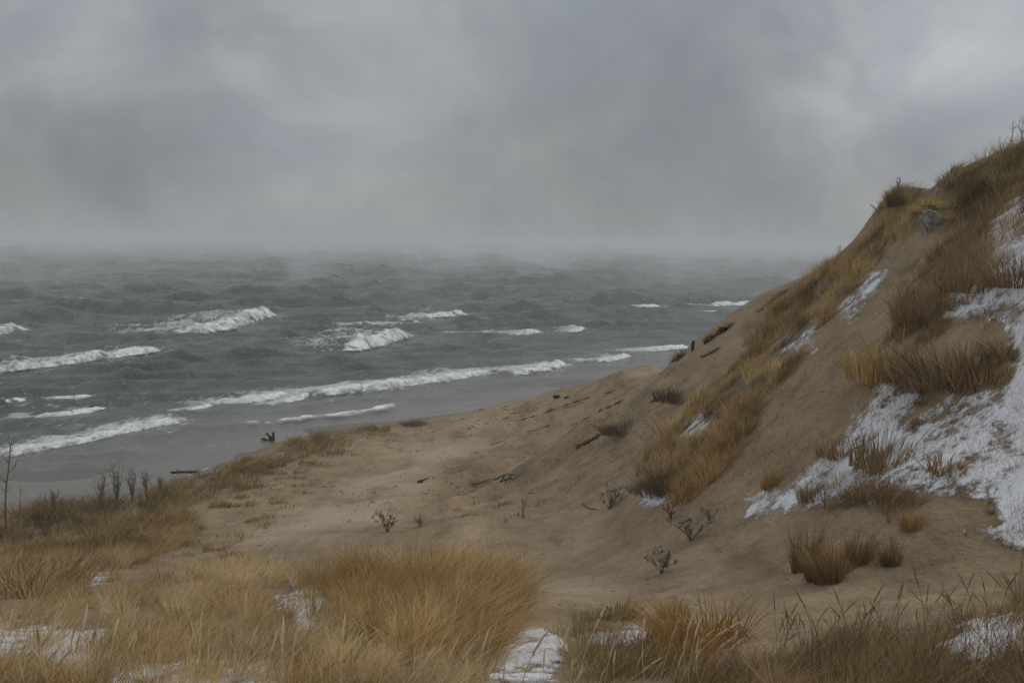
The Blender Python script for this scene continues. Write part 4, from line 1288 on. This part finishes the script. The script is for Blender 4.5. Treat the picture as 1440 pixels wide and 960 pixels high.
# a few ragged columns stand much taller than the rest
mpd = nt.nodes.new('ShaderNodeMapping'); mpd.inputs['Scale'].default_value = (0.016, 0.005, 0.004); mpd.inputs['Location'].default_value = (3.3, 1.7, 0); L(g.outputs['Position'], mpd.inputs['Vector'])
nd = noise_tex(nt, 1.0, 5, 0.6, mpd.outputs['Vector'], 1.2)
tall_ = math_node('MULTIPLY', maprange(nd.outputs['Fac'], 0.53, 0.70, 0.0, 1.0), math_node('EXPONENT', math_node('MULTIPLY', sp_.outputs['Z'], -1 / 24.0)))
tall_ = math_node('MULTIPLY', math_node('MULTIPLY', tall_, cap), math_node('MULTIPLY', maprange(na.outputs['Fac'], 0.35, 0.65, 0.25, 1.0), maprange(sp_.outputs['Y'], 180.0, 320.0, 0.0, 1.0)))
L(math_node('ADD', math_node('MULTIPLY', den, 0.014), math_node('MULTIPLY', tall_, 0.0075)), v.inputs['Density'])
tag(box('sea_smoke', (-1100, 115, 0.3), (900, 1700, 70.0), SM), 'wisps of steam fog rising off the cold lake', 'mist', kind='stuff')

# ------------------------------------------------------------------ light
BANKS = [(50, 240, 250, -0.32), (860, 150, 380, -0.18), (470, 190, 260, 0.17), (360, 230, 150, 0.06), (700, 200, 200, 0.05), (1440, -10, 340, 0.36), (160, 90, 260, 0.05), (1180, 120, 160, 0.10), (330, 60, 260, -0.10),
         (1100, 210, 260, -0.10), (620, 250, 400, -0.06), (60, 20, 200, 0.10), (720, 20, 260, 0.06)]
SUN_EL, SUN_AZ = math.radians(38), math.radians(62)      # azimuth clockwise from +Y: front right, behind cloud
sl = bpy.data.lights.new('sun', 'SUN'); sl.energy = 0.75; sl.angle = math.radians(28); sl.color = (1.0, 0.96, 0.9)
so = bpy.data.objects.new('sun', sl); COL.objects.link(so)
dirv = Vector((math.sin(SUN_AZ) * math.cos(SUN_EL), math.cos(SUN_AZ) * math.cos(SUN_EL), math.sin(SUN_EL)))
so.rotation_euler = (-dirv).to_track_quat('-Z', 'Y').to_euler()

w = bpy.data.worlds.new('World'); scene.world = w; w.use_nodes = True
nt = w.node_tree; bg = nt.nodes['Background']; L = nt.links.new
sky = nt.nodes.new('ShaderNodeTexSky'); sky.sky_type = 'NISHITA'; sky.sun_disc = False
sky.sun_elevation = SUN_EL; sky.sun_rotation = SUN_AZ
tc = nt.nodes.new('ShaderNodeTexCoord')
mp = nt.nodes.new('ShaderNodeMapping'); mp.inputs['Scale'].default_value = (1, 1, 1.25); mp.inputs['Location'].default_value = (0.35, 0.1, 0.2)
L(tc.outputs['Generated'], mp.inputs['Vector'])
n1 = noise_tex(nt, 7.0, 6, 0.52, mp.outputs['Vector'], 0.6)
n2 = noise_tex(nt, 16.0, 5, 0.6, mp.outputs['Vector'], 0.5)
n3 = noise_tex(nt, 5.0, 3, 0.5, mp.outputs['Vector'], 0.8)
# cloud banks: each a soft patch of the sky about one direction
warp = nt.nodes.new('ShaderNodeVectorMath'); warp.operation = 'SCALE'; warp.inputs['Scale'].default_value = 0.16
w0 = nt.nodes.new('ShaderNodeVectorMath'); w0.operation = 'SUBTRACT'; w0.inputs[1].default_value = (0.5, 0.5, 0.5)
L(n1.outputs['Color'], w0.inputs[0]); L(w0.outputs[0], warp.inputs[0])
wd_ = nt.nodes.new('ShaderNodeVectorMath'); wd_.operation = 'ADD'; L(tc.outputs['Generated'], wd_.inputs[0]); L(warp.outputs[0], wd_.inputs[1])
total = None
for bx_, by_, rad_, amt_ in BANKS:
    d_ = ray(bx_, by_); d_ = d_ / np.linalg.norm(d_)
    ds = nt.nodes.new('ShaderNodeVectorMath'); ds.operation = 'DISTANCE'; L(wd_.outputs[0], ds.inputs[0]); ds.inputs[1].default_value = tuple(d_)
    mr = nt.nodes.new('ShaderNodeMapRange'); mr.interpolation_type = 'SMOOTHERSTEP'
    L(ds.outputs['Value'], mr.inputs['Value']); mr.inputs['From Min'].default_value = 0; mr.inputs['From Max'].default_value = rad_ / F
    mr.inputs['To Min'].default_value = amt_; mr.inputs['To Max'].default_value = 0
    if total is None: total = mr.outputs[0]
    else:
        a_ = nt.nodes.new('ShaderNodeMath'); a_.operation = 'ADD'; L(total, a_.inputs[0]); L(mr.outputs[0], a_.inputs[1]); total = a_.outputs[0]
a_ = nt.nodes.new('ShaderNodeMath'); a_.operation = 'ADD'; L(total, a_.inputs[0]); a_.inputs[1].default_value = 1.0
cc_ = nt.nodes.new('ShaderNodeCombineXYZ')
for k_ in range(3): L(a_.outputs[0], cc_.inputs[k_])
n1r = ramp(nt, [(0.36, (2.72, 2.88, 3.14)), (0.5, (3.10, 3.25, 3.36)), (0.62, (3.58, 3.72, 3.72))], n1.outputs['Fac'])
n2r = ramp(nt, [(0.3, 0.95), (0.7, 1.05)], n2.outputs['Fac'])
n3r = ramp(nt, [(0.38, (1.0, 0.99, 1.025)), (0.62, (0.99, 1.005, 0.99))], n3.outputs['Fac'])
cl = mixc(nt, 1.0, n1r.outputs['Color'], n2r.outputs['Color'], 'MULTIPLY')
cl = mixc(nt, 1.0, cl, n3r.outputs['Color'], 'MULTIPLY')
cl = mixc(nt, 1.0, cl, cc_.outputs[0], 'MULTIPLY')
sep = nt.nodes.new('ShaderNodeSeparateXYZ'); L(tc.outputs['Generated'], sep.inputs[0])
zen = ramp(nt, [(0.0, 0.92), (0.08, 0.96), (0.2, 1.05), (0.3, 1.2), (0.6, 1.85), (1.0, 2.15)], sep.outputs['Z'])
cl = mixc(nt, 1.0, cl, zen.outputs['Color'], 'MULTIPLY')
fin = mixc(nt, 0.94, sky.outputs['Color'], cl)
L(fin, bg.inputs['Color']); bg.inputs['Strength'].default_value = 0.1

# ------------------------------------------------------------------ render settings
scene.view_settings.view_transform = 'Standard'; scene.view_settings.look = 'None'
scene.view_settings.exposure = 0; scene.view_settings.gamma = 1
scene.cycles.max_bounces = 6; scene.cycles.transmission_bounces = 4; scene.cycles.diffuse_bounces = 3; scene.cycles.glossy_bounces = 2
scene.cycles.volume_bounces = 1; scene.cycles.transparent_max_bounces = 8
scene.cycles.use_denoising = True
